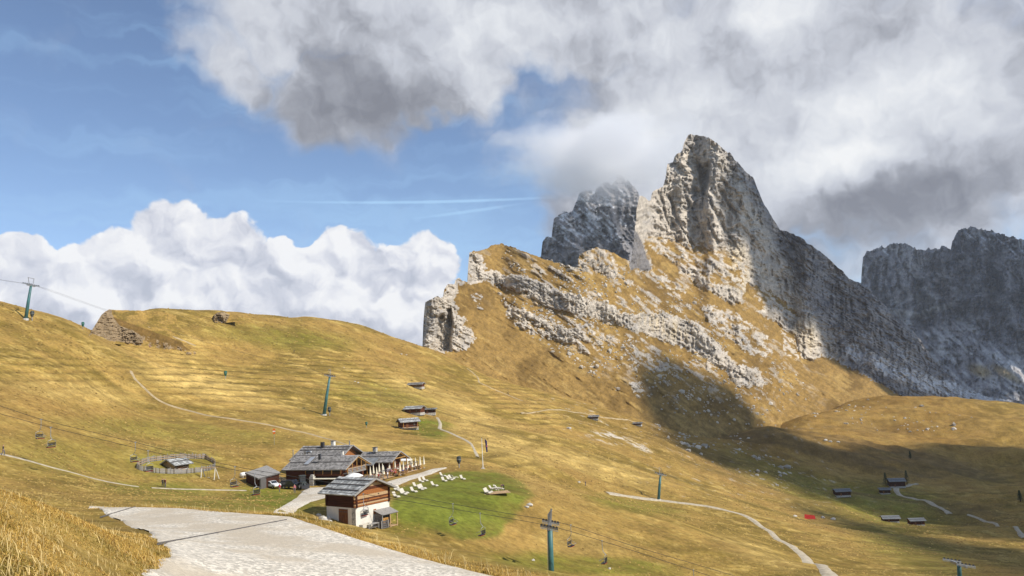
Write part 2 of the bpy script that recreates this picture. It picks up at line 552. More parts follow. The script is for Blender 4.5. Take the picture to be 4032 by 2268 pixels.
def hit(px, py, rmin=5.0, rmax=1300.0):
    """where a photo pixel's ray first meets the meadow"""
    v = pix_ray(px, py)
    h = math.hypot(v[0], v[1])
    r = np.exp(np.linspace(math.log(rmin), math.log(rmax), 900))
    s = r / h
    P = v[None] * s[:, None]
    g = P[:, 2] - meadow_z(P[:, 0], P[:, 1])
    k = np.where((g[:-1] > 0) & (g[1:] <= 0))[0]
    if len(k) == 0:
        k = [int(np.argmax(np.where(r < 700, g, -1e9)))]
    k = k[0]
    for _ in range(3):
        s2 = np.linspace(s[k], s[min(k + 1, len(s) - 1)], 12)
        P2 = v[None] * s2[:, None]
        g2 = P2[:, 2] - meadow_z(P2[:, 0], P2[:, 1])
        kk = np.where((g2[:-1] > 0) & (g2[1:] <= 0))[0]
        if len(kk) == 0:
            break
        s, k = s2, kk[0]
    p = v * (s[k] + s[min(k + 1, len(s) - 1)]) / 2
    p[2] = meadow_z(p[0], p[1])
    return p.astype(float)

GOLD = np.array([0.365, 0.234, 0.066]); STRAW = np.array([0.52, 0.36, 0.118]); OLIVE = np.array([0.200, 0.140, 0.030])
GREEN = np.array([0.125, 0.150, 0.016]); BROWN = np.array([0.190, 0.108, 0.032]); ROCK = np.array([0.55, 0.485, 0.405]); PALE = np.array([0.67, 0.605, 0.51])

# pixel regions whose grass is greener / straw / brown: (cx, cy, rx, ry, angle, weight)
GREENS = [(1780, 1990, 330, 140, -8, 1.0), (1650, 2010, 200, 130, -20, .8), (1080, 1965, 280, 70, 8, .8), (640, 1930, 360, 45, 4, .6), (650, 1830, 320, 90, 0, .55), (2300, 2225, 520, 60, 4, .75),
          (1690, 1690, 120, 60, 15, .8), (300, 1800, 420, 120, 5, .35), (2500, 1990, 300, 40, 8, .5), (3500, 2000, 420, 130, 10, .6), (3100, 1880, 400, 90, 22, .5),
          (700, 1700, 700, 60, 4, .4), (1100, 1330, 420, 60, 5, .45), (2450, 1500, 200, 60, 28, .3), (3600, 2180, 400, 100, 20, .4), (1400, 1960, 240, 50, -10, .5), (1500, 1560, 320, 70, 10, .35), (880, 1990, 500, 30, 4, .6)]
STRAWS = [(820, 1520, 420, 75, 14, .9), (300, 1540, 420, 60, 6, .6), (1950, 1730, 350, 90, 22, .7), (1350, 1730, 380, 50, 16, .7), (1800, 1600, 260, 60, 25, .8), (2300, 1830, 420, 60, 14, .8), (2250, 2130, 240, 70, 5, .4),
          (1700, 1560, 300, 50, 22, .7), (600, 1390, 300, 50, 12, .4), (3000, 2180, 300, 60, 20, .5), (3500, 1980, 350, 22, 13, .5), (1550, 2140, 200, 40, 20, .6), (2050, 1900, 200, 40, 15, .4)]


LAWN = [(1535, 1975), (1600, 1908), (1740, 1856), (1830, 1846), (1930, 1852), (2020, 1885), (2075, 1945), (2000, 2035), (1950, 2105), (1820, 2128), (1690, 2075), (1560, 2035)]


def build_meadow():
    nc = 830
    az = np.linspace(R(-47), R(47), nc)
    lr = np.concatenate([np.linspace(math.log(a), math.log(b), k, endpoint=False) for a, b, k in ((4.5, 48, 170), (48, 190, 210), (190, 600, 500), (600, 1330, 110))] + [[math.log(1330)]])
    AZ, LR = np.meshgrid(az, lr)
    AZ, LR = AZ.astype(np.float32), LR.astype(np.float32)
    r = np.exp(LR)
    x, y = r * np.sin(AZ), r * np.cos(AZ)
    z = meadow_z(x, y)
    P = np.stack([x, y, z], -1)
    px, py = to_pix(P)
    px = np.nan_to_num(px, nan=-9999); py = np.nan_to_num(py, nan=-9999)
    n1 = fbm2(x / 38 + 5, y / 22, 4, seed=21)
    u2, v2 = x * .82 - y * .57, x * .57 + y * .82
    n2 = fbm2(x / 7, y / 5, 4, 0.6, seed=22)
    n3 = fbm2(px / 60 + py / 40, py / 9 - px / 34, 4, 0.6, seed=23)     # grain lying along the fall line
    c = np.broadcast_to(GOLD, x.shape + (3,)).copy()
    c = mixc(c, OLIVE, sstep(n1 * 0.6 + n3 * 0.5, -0.30, 0.30) * 0.85)
    c = mixc(c, STRAW, sstep(n3 + 0.5 * n2, 0.1, 0.6) * 0.5)
    c = mixc(c, BROWN, sstep(-n1 + 0.6 * n2, 0.25, 0.8) * 0.5)
    wob = n1 * 50; wob2 = n2 * 14
    g = np.zeros_like(x); s = np.zeros_like(x)
    for e in GREENS:
        g = np.maximum(g, e[5] * ell(px + wob, py + wob2, *e[:5]))
    for e in STRAWS:
        s = np.maximum(s, e[5] * ell(px + wob, py + wob2, *e[:5]))
    c = mixc(c, STRAW, np.clip(s * (0.75 + 0.6 * n3), 0, 1))
    c = mixc(c, GREEN, np.clip(g * (0.9 + 0.5 * n2), 0, 1))
    lawn = np.mean([inpoly(px + 45 * n1 + 16 * n2 + i * 9, py + 16 * n1 + 8 * n2 + j * 6, LAWN) for i in (-1, 0, 1) for j in (-1, 0, 1)], 0)
    c = mixc(c, np.array([.150, .166, .024]), np.clip(lawn * (.80 + .35 * n2 + .2 * n3), 0, .95))
    # mown swathes and cattle terraces across the slope: narrow steps with a pale tread and a dark riser
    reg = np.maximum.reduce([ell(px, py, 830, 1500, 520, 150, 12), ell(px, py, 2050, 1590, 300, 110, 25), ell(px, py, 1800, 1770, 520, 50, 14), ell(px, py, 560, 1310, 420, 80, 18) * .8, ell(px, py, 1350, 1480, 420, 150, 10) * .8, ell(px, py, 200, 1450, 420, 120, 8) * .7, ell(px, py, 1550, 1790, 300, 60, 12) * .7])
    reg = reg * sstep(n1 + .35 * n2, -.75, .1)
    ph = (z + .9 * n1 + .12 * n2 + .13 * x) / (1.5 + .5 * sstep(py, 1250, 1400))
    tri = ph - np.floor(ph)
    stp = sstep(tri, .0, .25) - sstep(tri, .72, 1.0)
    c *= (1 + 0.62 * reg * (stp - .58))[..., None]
    P[..., 2] += reg * (stp - .5) * .32
    # worn stony bank below the left rocks and the pale scree patch right of the centre
    rk = np.zeros_like(x)
    rk = np.maximum(rk, ell(px, py, 2405, 1722, 115, 34, 8) * sstep(n2 + 0.3 * n3, 0.0, 0.25))
    rk = np.maximum(rk, ell(px, py, 2520, 1760, 80, 22, 30) * sstep(n2, 0.1, 0.35) * .8)
    rk = np.maximum(rk, 0.9 * sstep(fbm2(x / 4.0, y / 3.0, 3, 0.6, seed=31), 0.50, 0.62) * ell(px, py, 2750, 1700, 900, 330, 20) * (px > 1700))
    c = mixc(c, PALE * 0.85, rk)
    up = ell(px, py, 3100, 1600, 1100, 330, 8)
    c = mixc(c, np.array([.265, .150, .040]), np.clip(up * 1.3, 0, .75) * sstep(n3 + n1, -.7, .3))
    valley_shade = ell(px, py, 3300, 1830, 950, 230, 12) * sstep(fbm2(v2 / 40, u2 / 120, 4, .55, seed=24), -.3, .25)
    c = mixc(c, np.array([.150, .098, .040]), np.clip(valley_shade * 1.2, 0, .62))  # darker ground colour paints deeper shade over the hamlet slopes
    c *= (0.93 + 0.34 * n2 + .16 * n3)[..., None]
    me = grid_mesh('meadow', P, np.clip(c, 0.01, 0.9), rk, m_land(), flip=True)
    o = link('meadow', me)
    tag(o, kind='structure')
    return P


MEADOW = build_meadow()

# ------------------------------------------------------------------ mountains (relief sheets at their own distances)
RELIEF = {}


def relief(name, xs, top, bot, dt, db, rows, rockfn, colfn, dispfn, back=(40, 60), edge=4.0, seed=0):
    tx, ty = zip(*top); bx, by = zip(*bot)
    T = np.interp(xs, tx, ty) + edge * fbm2(xs / 14, xs * 0, 4, 0.6, seed=seed)
    B = np.interp(xs, bx, by)
    v = np.linspace(0, 1, rows)[:, None]
    Tc = np.minimum(T, B - 2)
    k = 45
    Tp = np.pad(Tc, k, mode='edge')
    V = np.min([Tp[i:i + len(Tc)] for i in range(2 * k + 1)], 0)
    V = np.minimum(blur(V, 12, 0), Tc) - 1
    raw = B[None] + (V - B)[None] * v
    py = np.maximum(raw, Tc[None])
    over = raw < Tc[None]
    keep = ~(over[:-1, :-1] & over[:-1, 1:])
    keep = np.concatenate([keep, np.ones((4, keep.shape[1]), bool)], 0)
    px = np.broadcast_to(xs[None], py.shape).copy()
    w = rockfn(px, py)                               # 1 = cliff, 0 = grass slope
    # distance grows upward, fast on slopes and slowly on cliffs; integrated on one common row grid so neighbours agree
    gy = np.arange(max(by) + 8, min(ty) - 30, -4.0)
    GX, GY = np.meshgrid(xs, gy)
    g = blur(blur(1 - 0.82 * rockfn(GX, GY), 3, 0), 8, 1)
    cum = np.cumsum(g, 0)
    ti = np.clip(np.round((gy[0] - np.minimum(T, B - 2)) / 4).astype(int), 1, len(gy) - 1)
    ci = np.arange(len(xs))[None]
    fb = (gy[0] - B) / 4; b0 = fb.astype(int); fb = fb - b0
    cb = blur(cum[b0, ci[0]] * (1 - fb) + cum[b0 + 1, ci[0]] * fb, 8, 0)
    tot = blur(cum[ti, ci[0]] - cb, 40, 0)
    fi = (gy[0] - py) / 4
    i0 = np.clip(fi.astype(int), 0, len(gy) - 2)
    fr = np.clip(fi - i0, 0, 1)
    cum = (cum[i0, ci] * (1 - fr) + cum[i0 + 1, ci] * fr - cb[None]) / tot[None]
    ldb = np.log(np.interp(xs, *zip(*db))); ldt = blur(np.log(np.interp(xs, *zip(*dt))), 12, 0)
    ld = ldb[None] + (ldt - ldb)[None] * cum
    ray = pix_ray(px, py)
    P0 = ray * np.exp(ld)[..., None]
    d = dispfn(px, py, P0, w)
    P = P0 + ray * d[..., None]
    RELIEF[name] = (px, py, P)
    cols, rk = colfn(px, py, P0, w)
    # far side: the summit rolls over and drops away
    last = P[-1]; hdir = last.copy(); hdir[:, 2] = 0; hdir /= np.linalg.norm(hdir, axis=-1, keepdims=True)
    ex = []
    for k in (0.12, 0.4, 1.0, 2.5):
        q = last + hdir * back[0] * k
        q[:, 2] -= back[1] * k * (0.5 + 0.5 * k)
        ex.append(q)
    P = np.concatenate([P, np.array(ex)], 0)
    cols = np.concatenate([cols, np.repeat(cols[-1:], 4, 0)], 0)
    rk = np.concatenate([rk, np.repeat(rk[-1:], 4, 0)], 0)
    me = grid_mesh(name, P, np.clip(cols, 0.01, 0.9), rk, m_land(), keep=keep)
    o = link(name, me)
    tag(o, kind='structure')
    return o

PEAK_TOP = [(1630, 1385), (1664, 1378), (1666, 1290), (1670, 1225), (1675, 1188), (1709, 1170), (1744, 1172), (1749, 1140), (1763, 1116), (1788, 1125), (1794, 1102), (1806, 1096), (1829, 1108), (1840, 1110),
 (1844, 1040), (1848, 997), (1868, 988), (1887, 988), (1910, 980), (1949, 964), (1976, 959), (2011, 970), (2046, 984), (2104, 1007), (2143, 1021), (2198, 1036), (2236, 1050), (2275, 1058), (2279, 1012), (2285, 1001),
 (2337, 978), (2357, 976), (2384, 986), (2415, 994), (2454, 1017), (2486, 1034), (2490, 985), (2496, 955), (2498, 900), (2503, 872), (2505, 830), (2511, 806), (2517, 774), (2528, 772), (2550, 787), (2562, 788), (2567, 760), (2594, 741), (2611, 735), (2621, 702), (2627, 647),
 (2637, 644), (2652, 636), (2656, 616), (2672, 603), (2687, 593), (2693, 562), (2710, 531), (2730, 529), (2757, 533), (2788, 543), (2823, 562), (2846, 585), (2866, 601), (2873, 597), (2893, 628), (2904, 636), (2920, 655),
 (2939, 678), (2966, 698), (2978, 729), (3001, 787), (3029, 838), (3071, 905), (3098, 911), (3129, 923), (3160, 942), (3195, 966), (3261, 1016), (3304, 1055), (3342, 1093), (3387, 1115), (3425, 1148), (3469, 1187), (3508, 1231),
 (3563, 1275), (3618, 1330), (3651, 1385), (3701, 1435), (3729, 1474), (3800, 1530), (3900, 1565), (4032, 1580), (4300, 1590)]
PEAK_BOT = [(1630, 1395), (1690, 1396), (1900, 1500), (2200, 1595), (2500, 1690), (2720, 1765), (2950, 1760), (3150, 1700), (3300, 1640), (3430, 1600), (3600, 1600), (4032, 1630), (4300, 1640)]
ROCKS = [  # (outline in photo pixels, weight)
 ([(1655, 1165), (1780, 1160), (1795, 1200), (1812, 1245), (1836, 1255), (1815, 1280), (1850, 1290), (1872, 1340), (1840, 1378), (1660, 1395)], 1.0),
 ([(1744, 1090), (1812, 1085), (1825, 1112), (1800, 1130), (1795, 1172), (1745, 1176)], 1.0),
 ([(1835, 975), (1885, 1000), (1922, 1045), (1905, 1062), (1940, 1068), (1900, 1112), (1838, 1118)], 1.0),
 ([(1900, 1078), (1940, 1066), (2000, 1082), (2060, 1088), (2120, 1108), (2200, 1140), (2300, 1172), (2400, 1194), (2450, 1232), (2555, 1237), (2620, 1233), (2741, 1268), (2788, 1322), (2850, 1375), (2897, 1427), (2982, 1454), (3028, 1520),
   (2904, 1518), (2866, 1469), (2788, 1419), (2730, 1382), (2672, 1361), (2567, 1326), (2497, 1299), (2400, 1264), (2300, 1245), (2180, 1212), (2130, 1200), (2075, 1150), (2000, 1138), (1930, 1118)], 1.0),
 ([(1988, 1187), (2104, 1238), (2174, 1277), (2260, 1261), (2376, 1315), (2376, 1350), (2329, 1393), (2182, 1335), (2066, 1308), (1996, 1238)], .55),
 ([(1864, 1160), (1890, 1165), (1905, 1218), (1880, 1215)], .8), ([(2478, 1337), (2560, 1380), (2575, 1430), (2490, 1400)], .6), ([(2536, 1425), (2600, 1440), (2664, 1466), (2560, 1462)], .8), ([(2478, 1500), (2530, 1510), (2547, 1543), (2485, 1535)], .7),
 ([(2277, 990), (2360, 970), (2400, 1000), (2440, 1060), (2420, 1100), (2370, 1090), (2340, 1065), (2279, 1062)], .85),
 ([(2625, 1000), (2679, 1034), (2741, 1068), (2788, 1106), (2866, 1126), (2935, 1112), (2924, 1190), (2877, 1192), (2807, 1157), (2738, 1115), (2683, 1072)], 1.0),
 ([(2490, 750), (2560, 700), (2700, 480), (2900, 560), (3010, 760), (3250, 980), (3420, 1120), (3800, 1500), (4300, 1570), (4300, 1700), (3700, 1650), (3480, 1520), (3330, 1440), (3240, 1400), (3195, 1290), (3100, 1200), (3010, 1130), (2940, 1108),
   (2925, 1115), (2915, 1060), (2900, 1020), (2850, 1000), (2800, 982), (2740, 972), (2650, 938), (2600, 938), (2560, 930), (2530, 945), (2515, 930), (2490, 900)], 1.0),
 ([(2470, 860), (2512, 905), (2534, 950), (2552, 1010), (2572, 1066), (2480, 1062)], 1.0),
 ([(2974, 1222), (3079, 1210), (3137, 1246), (3195, 1268), (3245, 1390), (3215, 1413), (3149, 1405), (3129, 1318), (3060, 1270)], 1.0),
 ([(2935, 1105), (3005, 1128), (3079, 1202), (3137, 1250), (3060, 1260), (2990, 1190)], .6),
 ([(2520, 935), (2600, 938), (2650, 938), (2740, 972), (2850, 1000), (2905, 1020), (2925, 1105), (2870, 1122), (2790, 1100), (2680, 1030), (2600, 1000)], .5),
 ([(2550, 1062), (2620, 1085), (2700, 1150), (2660, 1150), (2590, 1110)], .45), ([(2760, 1200), (2900, 1230), (3020, 1330), (3040, 1400), (2960, 1400), (2850, 1310), (2780, 1250)], .5), ([(3080, 1300), (3130, 1340), (3140, 1420), (3090, 1390)], .6),
]
TILT = R(33)


def strata(px, py, ang):
    c, s = math.cos(ang), math.sin(ang)
    return px * c + py * s, -px * s + py * c


def peak_rock(px, py):
    w = np.zeros(px.shape, np.float32)
    n = fbm2(px / 22, py / 22, 3, seed=41) * 12
    n_ = fbm2(px / 22 + 50, py / 22, 3, seed=42) * 12
    n = n + fbm2(px / 7, py / 7, 2, seed=46) * 8; n_ = n_ + fbm2(px / 7 + 9, py / 7, 2, seed=47) * 8
    for poly, k in ROCKS:
        w = np.maximum(w, inpoly(px + n, py + n_, poly) * k)
    a, b = strata(px, py, TILT)
    sc = fbm2(a / 55, b / 15, 4, 0.6, seed=43)
    region = np.clip(ell(px, py, 2550, 1250, 900, 330, 24) + .0, 0, 1)
    scat = sstep(sc, 0.22, 0.34) * region * 0.9
    part = np.where((w > 0) & (w < 0.95), sstep(fbm2(a / 24, b / 11, 3, .6, seed=44), -0.25 + 0.0 * w, 0.05), 0)
    turf = sstep(fbm2(a / 34, b / 9, 4, .62, seed=48), .40, .52) * (py > 1060) * .95 * (1 - sstep(px - (py - 1060) * .35, 2930, 2990))
    w = np.where(w > 0.95, 1.0 - turf, np.where(w > 0, part, scat))
    # grass ledges within the foot of the big wall
    led = sstep(fbm2(a / 40, b / 10, 3, .6, seed=45), 0.12, 0.3) * ell(px, py, 2800, 1040, 330, 130, 25)
    return np.clip(w - led * (py > 930), 0, 1)


def peak_disp(px, py, P, w):
    d = np.linalg.norm(P, axis=-1)
    wx = 26 * fbm2(px / 60, py / 60, 3, seed=56); wy = 26 * fbm2(px / 60 + 40, py / 60, 3, seed=57)
    a, b = strata(px + wx, py + wy, R(58))
    big = fbm2(a / 300, b / 95, 3, 0.5, seed=51, ridged=True)
    mid = fbm2(a / 80, b / 30, 4, 0.6, seed=52, ridged=True)
    blk = fbm2((px + wx) / 24, (py + wy) / 20, 4, 0.64, seed=55, ridged=True)
    vert = fbm2((px + wx * .6) / 12, py / 60, 3, .55, seed=58, ridged=True)
    a2, b2 = strata(px, py, TILT)
    led = fbm2(a2 / 60, b2 / 9, 3, .55, seed=59, ridged=True)
    gr = fbm2(a2 / 90, b2 / 26, 4, 0.5, seed=53)
    up = sstep(1150 - py, 0, 250) * (px > 2480)
    slab = sstep(px, 2960, 3080)
    rk_up = (0.50 * big + 0.36 * mid * (1 - .5 * slab) + 0.36 * blk + .10 * vert) * 0.022
    rk_lo = (0.35 * big + 0.30 * mid + 0.45 * blk + 0.40 * vert + 0.22 * led) * 0.0115
    rk = -(rk_up * up + rk_lo * (1 - up)) * d
    for line, wd, dep in (([(2690, 750), (2740, 860), (2800, 1000)], 11, 8), ([(2795, 790), (2850, 900), (2920, 1010)], 10, 7), ([(2640, 780), (2680, 900), (2735, 975)], 10, 8), ([(2765, 740), (2768, 830), (2830, 960)], 9, 7), ([(2600, 760), (2625, 880), (2670, 960)], 10, 8)):
        rk = rk + dep * sstep(wd + wx * .25 - polydist(px + wx * .4, py, line), 0, wd)
    cleft = inpoly(px + wx * .3, py + wy * .3, [(2742, 640), (2765, 652), (2796, 638), (2792, 700), (2776, 780), (2762, 770), (2756, 710)]).astype(float)
    rk = rk + 26 * blur(blur(cleft, 2, 0), 1, 1)
    rk = rk + 16 * blur(blur(inpoly(px + wx * .2, py, [(1722, 1250), (1740, 1235), (1752, 1262), (1762, 1215), (1775, 1215), (1782, 1260), (1775, 1385), (1705, 1385)]).astype(float), 2, 0), 1, 1)
    rk = rk + 12 * blur(blur(inpoly(px + wx * .2, py, [(1836, 1000), (1866, 1005), (1885, 1050), (1890, 1112), (1850, 1120)]).astype(float), 3, 0), 2, 1)
    ww = blur(blur(w, 2, 0), 2, 1)
    out = rk * ww + (1 - ww) * (gr * 0.008 + .0016 * fbm2(a2 / 26, b2 / 7, 3, .6, seed=54)) * d - ww * 0.0015 * d
    fade = sstep(np.linspace(0, 1, px.shape[0]), 0, 0.06)[:, None]
    return out * fade


def peak_col(px, py, P, w):
    a, b = strata(px, py, TILT)
    n1 = fbm2(a / 90, b / 20, 4, 0.6, seed=61)
    n2 = fbm2(px / 9, py / 9, 4, 0.65, seed=62)
    n3 = fbm2(px / 10, py / 70, 4, 0.6, seed=63)
    n4 = fbm2(px / 80, py / 80, 3, 0.5, seed=64)
    gr = np.broadcast_to(np.array([0.275, 0.172, 0.054]), px.shape + (3,)).copy()
    gr = mixc(gr, [0.165, 0.100, 0.030], sstep(n4 + 0.5 * n1, -0.1, 0.5) * .8)
    gr = mixc(gr, [0.385, 0.255, 0.085], sstep(n1, 0.12, 0.45) * .7)
    gr *= (0.92 + 0.35 * n2)[..., None]
    rk = np.broadcast_to(ROCK, px.shape + (3,)).copy()
    rk = mixc(rk, PALE, sstep(n3 + n4 * .5, -0.1, 0.5) * .6)
    rk = mixc(rk, [0.30, 0.285, 0.275], sstep(n4 + 0.5 * n2, 0.05, 0.5) * .6)
    warm = np.maximum.reduce([ell(px, py, 2910, 1060, 75, 150), ell(px, py, 3165, 1330, 75, 120), ell(px, py, 2620, 1290, 190, 60, 22)])
    rk = mixc(rk, [0.60, 0.50, 0.35], warm * sstep(n3, -0.35, 0.3) * .9)
    far = sstep(px, 3180, 3420) * (1 - sstep(py, 1500, 1600) * 0)
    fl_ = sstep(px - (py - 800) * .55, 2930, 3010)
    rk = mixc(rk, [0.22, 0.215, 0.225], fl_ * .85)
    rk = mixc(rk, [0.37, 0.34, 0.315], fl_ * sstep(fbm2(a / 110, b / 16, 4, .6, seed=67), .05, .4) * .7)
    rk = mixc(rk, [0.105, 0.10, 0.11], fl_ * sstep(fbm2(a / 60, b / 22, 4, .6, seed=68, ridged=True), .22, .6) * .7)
    rk = mixc(rk, [0.17, 0.165, 0.175], inpoly(px + 6 * n2, py + 6 * n2, [(2470, 880), (2508, 915), (2530, 955), (2548, 1012), (2568, 1066), (2480, 1062)]) * .85)  # dark grey paints the shaded rock of the rear summit
    scree = polydist(px, py, [(3360, 1380), (3480, 1440), (3620, 1500), (3780, 1545), (3950, 1575)])
    rk = mixc(rk, [0.56, 0.56, 0.57], sstep(36 + 16 * n2 - scree, 0, 16) * .95)
    rk = mixc(rk, [0.48, 0.47, 0.47], np.maximum(ell(px, py, 3410, 1330, 70, 34, 30), ell(px, py, 3560, 1400, 120, 26, 40)) * sstep(n1 + .3, 0, .4) * .8)
    crack = fbm2(px / 16 + n2, py / 20 + n1, 3, .6, seed=66, ridged=True)
    rk = mixc(rk, [0.21, 0.18, 0.14], sstep(crack, .42, .75) * .45)
    rk *= (0.94 + 0.28 * n2)[..., None]
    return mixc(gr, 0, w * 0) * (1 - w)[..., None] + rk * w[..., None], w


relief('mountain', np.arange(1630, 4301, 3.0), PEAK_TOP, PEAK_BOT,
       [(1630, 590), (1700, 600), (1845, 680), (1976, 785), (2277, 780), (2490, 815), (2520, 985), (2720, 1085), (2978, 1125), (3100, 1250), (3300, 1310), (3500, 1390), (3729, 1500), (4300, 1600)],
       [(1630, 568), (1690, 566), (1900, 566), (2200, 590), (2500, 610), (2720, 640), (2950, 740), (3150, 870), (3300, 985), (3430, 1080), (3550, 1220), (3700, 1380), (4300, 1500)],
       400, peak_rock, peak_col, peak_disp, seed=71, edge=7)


def snow_col(px, py, P, w):
    n2 = fbm2(px / 8, py / 8, 4, 0.65, seed=82); n3 = fbm2(px / 9, py / 50, 4, 0.6, seed=83); a, b = strata(px, py, R(40))
    n1 = fbm2(a / 40, b / 9, 4, 0.6, seed=84)
    c = np.broadcast_to(np.array([0.28, 0.27, 0.275]), px.shape + (3,)).copy()
    c = mixc(c, [0.40, 0.36, 0.33], sstep(n3, 0, 0.5) * .7)
    s = sstep(n1 + 0.35 * n2 + ell(px, py, 2330, 880, 190, 150) * .35, 0.32, 0.48) * sstep(1010 - py, 0, 90)
    c = mixc(c, [0.80, 0.82, 0.86], s * .85)
    return c * (0.9 + 0.3 * n2)[..., None], np.ones_like(w)


def crag_disp(amp, seed, ang=80, sc=1.0):
    def f(px, py, P, w):
        d = np.linalg.norm(P, axis=-1)
        wx = 30 * fbm2(px / 70, py / 70, 3, seed=seed + 7); wy = 30 * fbm2(px / 70 + 40, py / 70, 3, seed=seed + 8)
        a, b = strata(px + wx, py + wy, R(ang))
        big = fbm2(a / (260 * sc), b / (85 * sc), 3, 0.5, seed=seed, ridged=True)
        mid = fbm2(a / (80 * sc), b / (34 * sc), 4, 0.5, seed=seed + 3, ridged=True)
        led = fbm2((px + wx) / 70, (py + wy) / 16, 3, .5, seed=seed + 9, ridged=True)
        blk = fbm2(px / 12, py / 12, 3, 0.6, seed=seed + 5)
        return -(0.6 * big + 0.28 * mid + .14 * led + 0.14 * blk) * amp * d
    return f


one = lambda px, py: np.ones(px.shape, np.float32)
relief('snowy_mountain', np.arange(2100, 2600, 3.0),
       [(2100, 1040), (2130, 1013), (2135, 962), (2151, 935), (2172, 930), (2180, 860), (2220, 838), (2254, 829), (2272, 790), (2285, 762), (2310, 748), (2335, 756), (2380, 720), (2405, 728), (2440, 690), (2475, 712), (2500, 742), (2535, 790), (2560, 800), (2600, 860)],
       [(2100, 1120), (2600, 1120)], [(2100, 1500), (2600, 1560)], [(2100, 1400), (2600, 1420)], 150, one, snow_col, crag_disp(0.034, 90, 68), seed=75, edge=14)


def right_rock(px, py):
    base = np.interp(px, [3380, 3520, 3620, 3700, 3800, 3870, 3950, 4032, 4400], [1120, 1215, 1265, 1240, 1235, 1290, 1340, 1380, 1500])
    return 1 - sstep(py - base + 14 * fbm2(px / 20, py / 20, 3, seed=97), 0, 30) * 0.8


def right_col(px, py, P, w):
    n2 = fbm2(px / 9, py / 9, 4, 0.65, seed=92); n3 = fbm2(px / 12, py / 70, 4, 0.6, seed=93); a, b = strata(px, py, R(42))
    n1 = fbm2(a / 90, b / 12, 4, 0.6, seed=94); n4 = fbm2(px / 70, py / 50, 3, .5, seed=95)
    c = np.broadcast_to(np.array([0.27, 0.255, 0.26]), px.shape + (3,)).copy()
    c = mixc(c, [0.26, 0.23, 0.215], sstep(n3 + n4, 0.0, 0.6) * .8)
    c = mixc(c, [0.15, 0.145, 0.155], sstep(-n3 + .5 * n4, 0.1, 0.6) * .7)
    sn = sstep(n1 + .4 * n2, 0.22, 0.42) * np.maximum(ell(px, py, 3930, 950, 220, 75, 14), ell(px, py, 3480, 1010, 45, 70, 0) * .7)
    c = mixc(c, [0.72, 0.74, 0.78], sn * .8)
    led = fbm2(px / 60 + n2 * .5, py / 14, 3, .6, seed=98)
    c = mixc(c, [0.36, 0.34, 0.325], sstep(led, .12, .4) * .55)
    c = mixc(c, [0.085, 0.083, 0.095], sstep(fbm2(px / 26 + n2, py / 90, 3, .6, seed=99, ridged=True), .25, .6) * .75)
    low = 1 - w
    c = mixc(c, [0.50, 0.485, 0.47], np.clip(low * sstep(n1 + n4 * .7, -0.1, 0.35) * 1.1, 0, 1))
    c = mixc(c, [0.62, 0.61, 0.60], ell(px, py, 3960, 1430, 150, 70, 35) * sstep(n1 + .4, 0, .5) * .95)
    c = mixc(c, [0.50, 0.47, 0.44], np.maximum(ell(px, py, 3560, 1235, 110, 22, 8), ell(px, py, 3690, 1215, 90, 20, -14)) * .85)
    c = mixc(c, [0.36, 0.25, 0.09], np.maximum(ell(px, py, 3960, 1470, 90, 26, 30), ell(px, py, 3860, 1460, 70, 34, 20)) * .8)
    return c * (0.92 + 0.28 * n2)[..., None], w


relief('far_mountain', np.arange(3350, 4420, 3.0),
       [(3350, 1400), (3385, 1380), (3390, 1109), (3398, 1016), (3414, 988), (3453, 982), (3497, 966), (3530, 958), (3574, 966), (3618, 982), (3640, 980), (3701, 980), (3718, 969), (3743, 982), (3748, 949), (3773, 905), (3801, 897), (3867, 900), (3950, 922), (4032, 944), (4420, 1020)],
       [(3350, 1660), (4420, 1680)], [(3350, 2800), (4420, 2900)], [(3350, 2150), (4420, 2000)], 220, right_rock, right_col, crag_disp(0.045, 100, 80, .9), seed=77, edge=13)

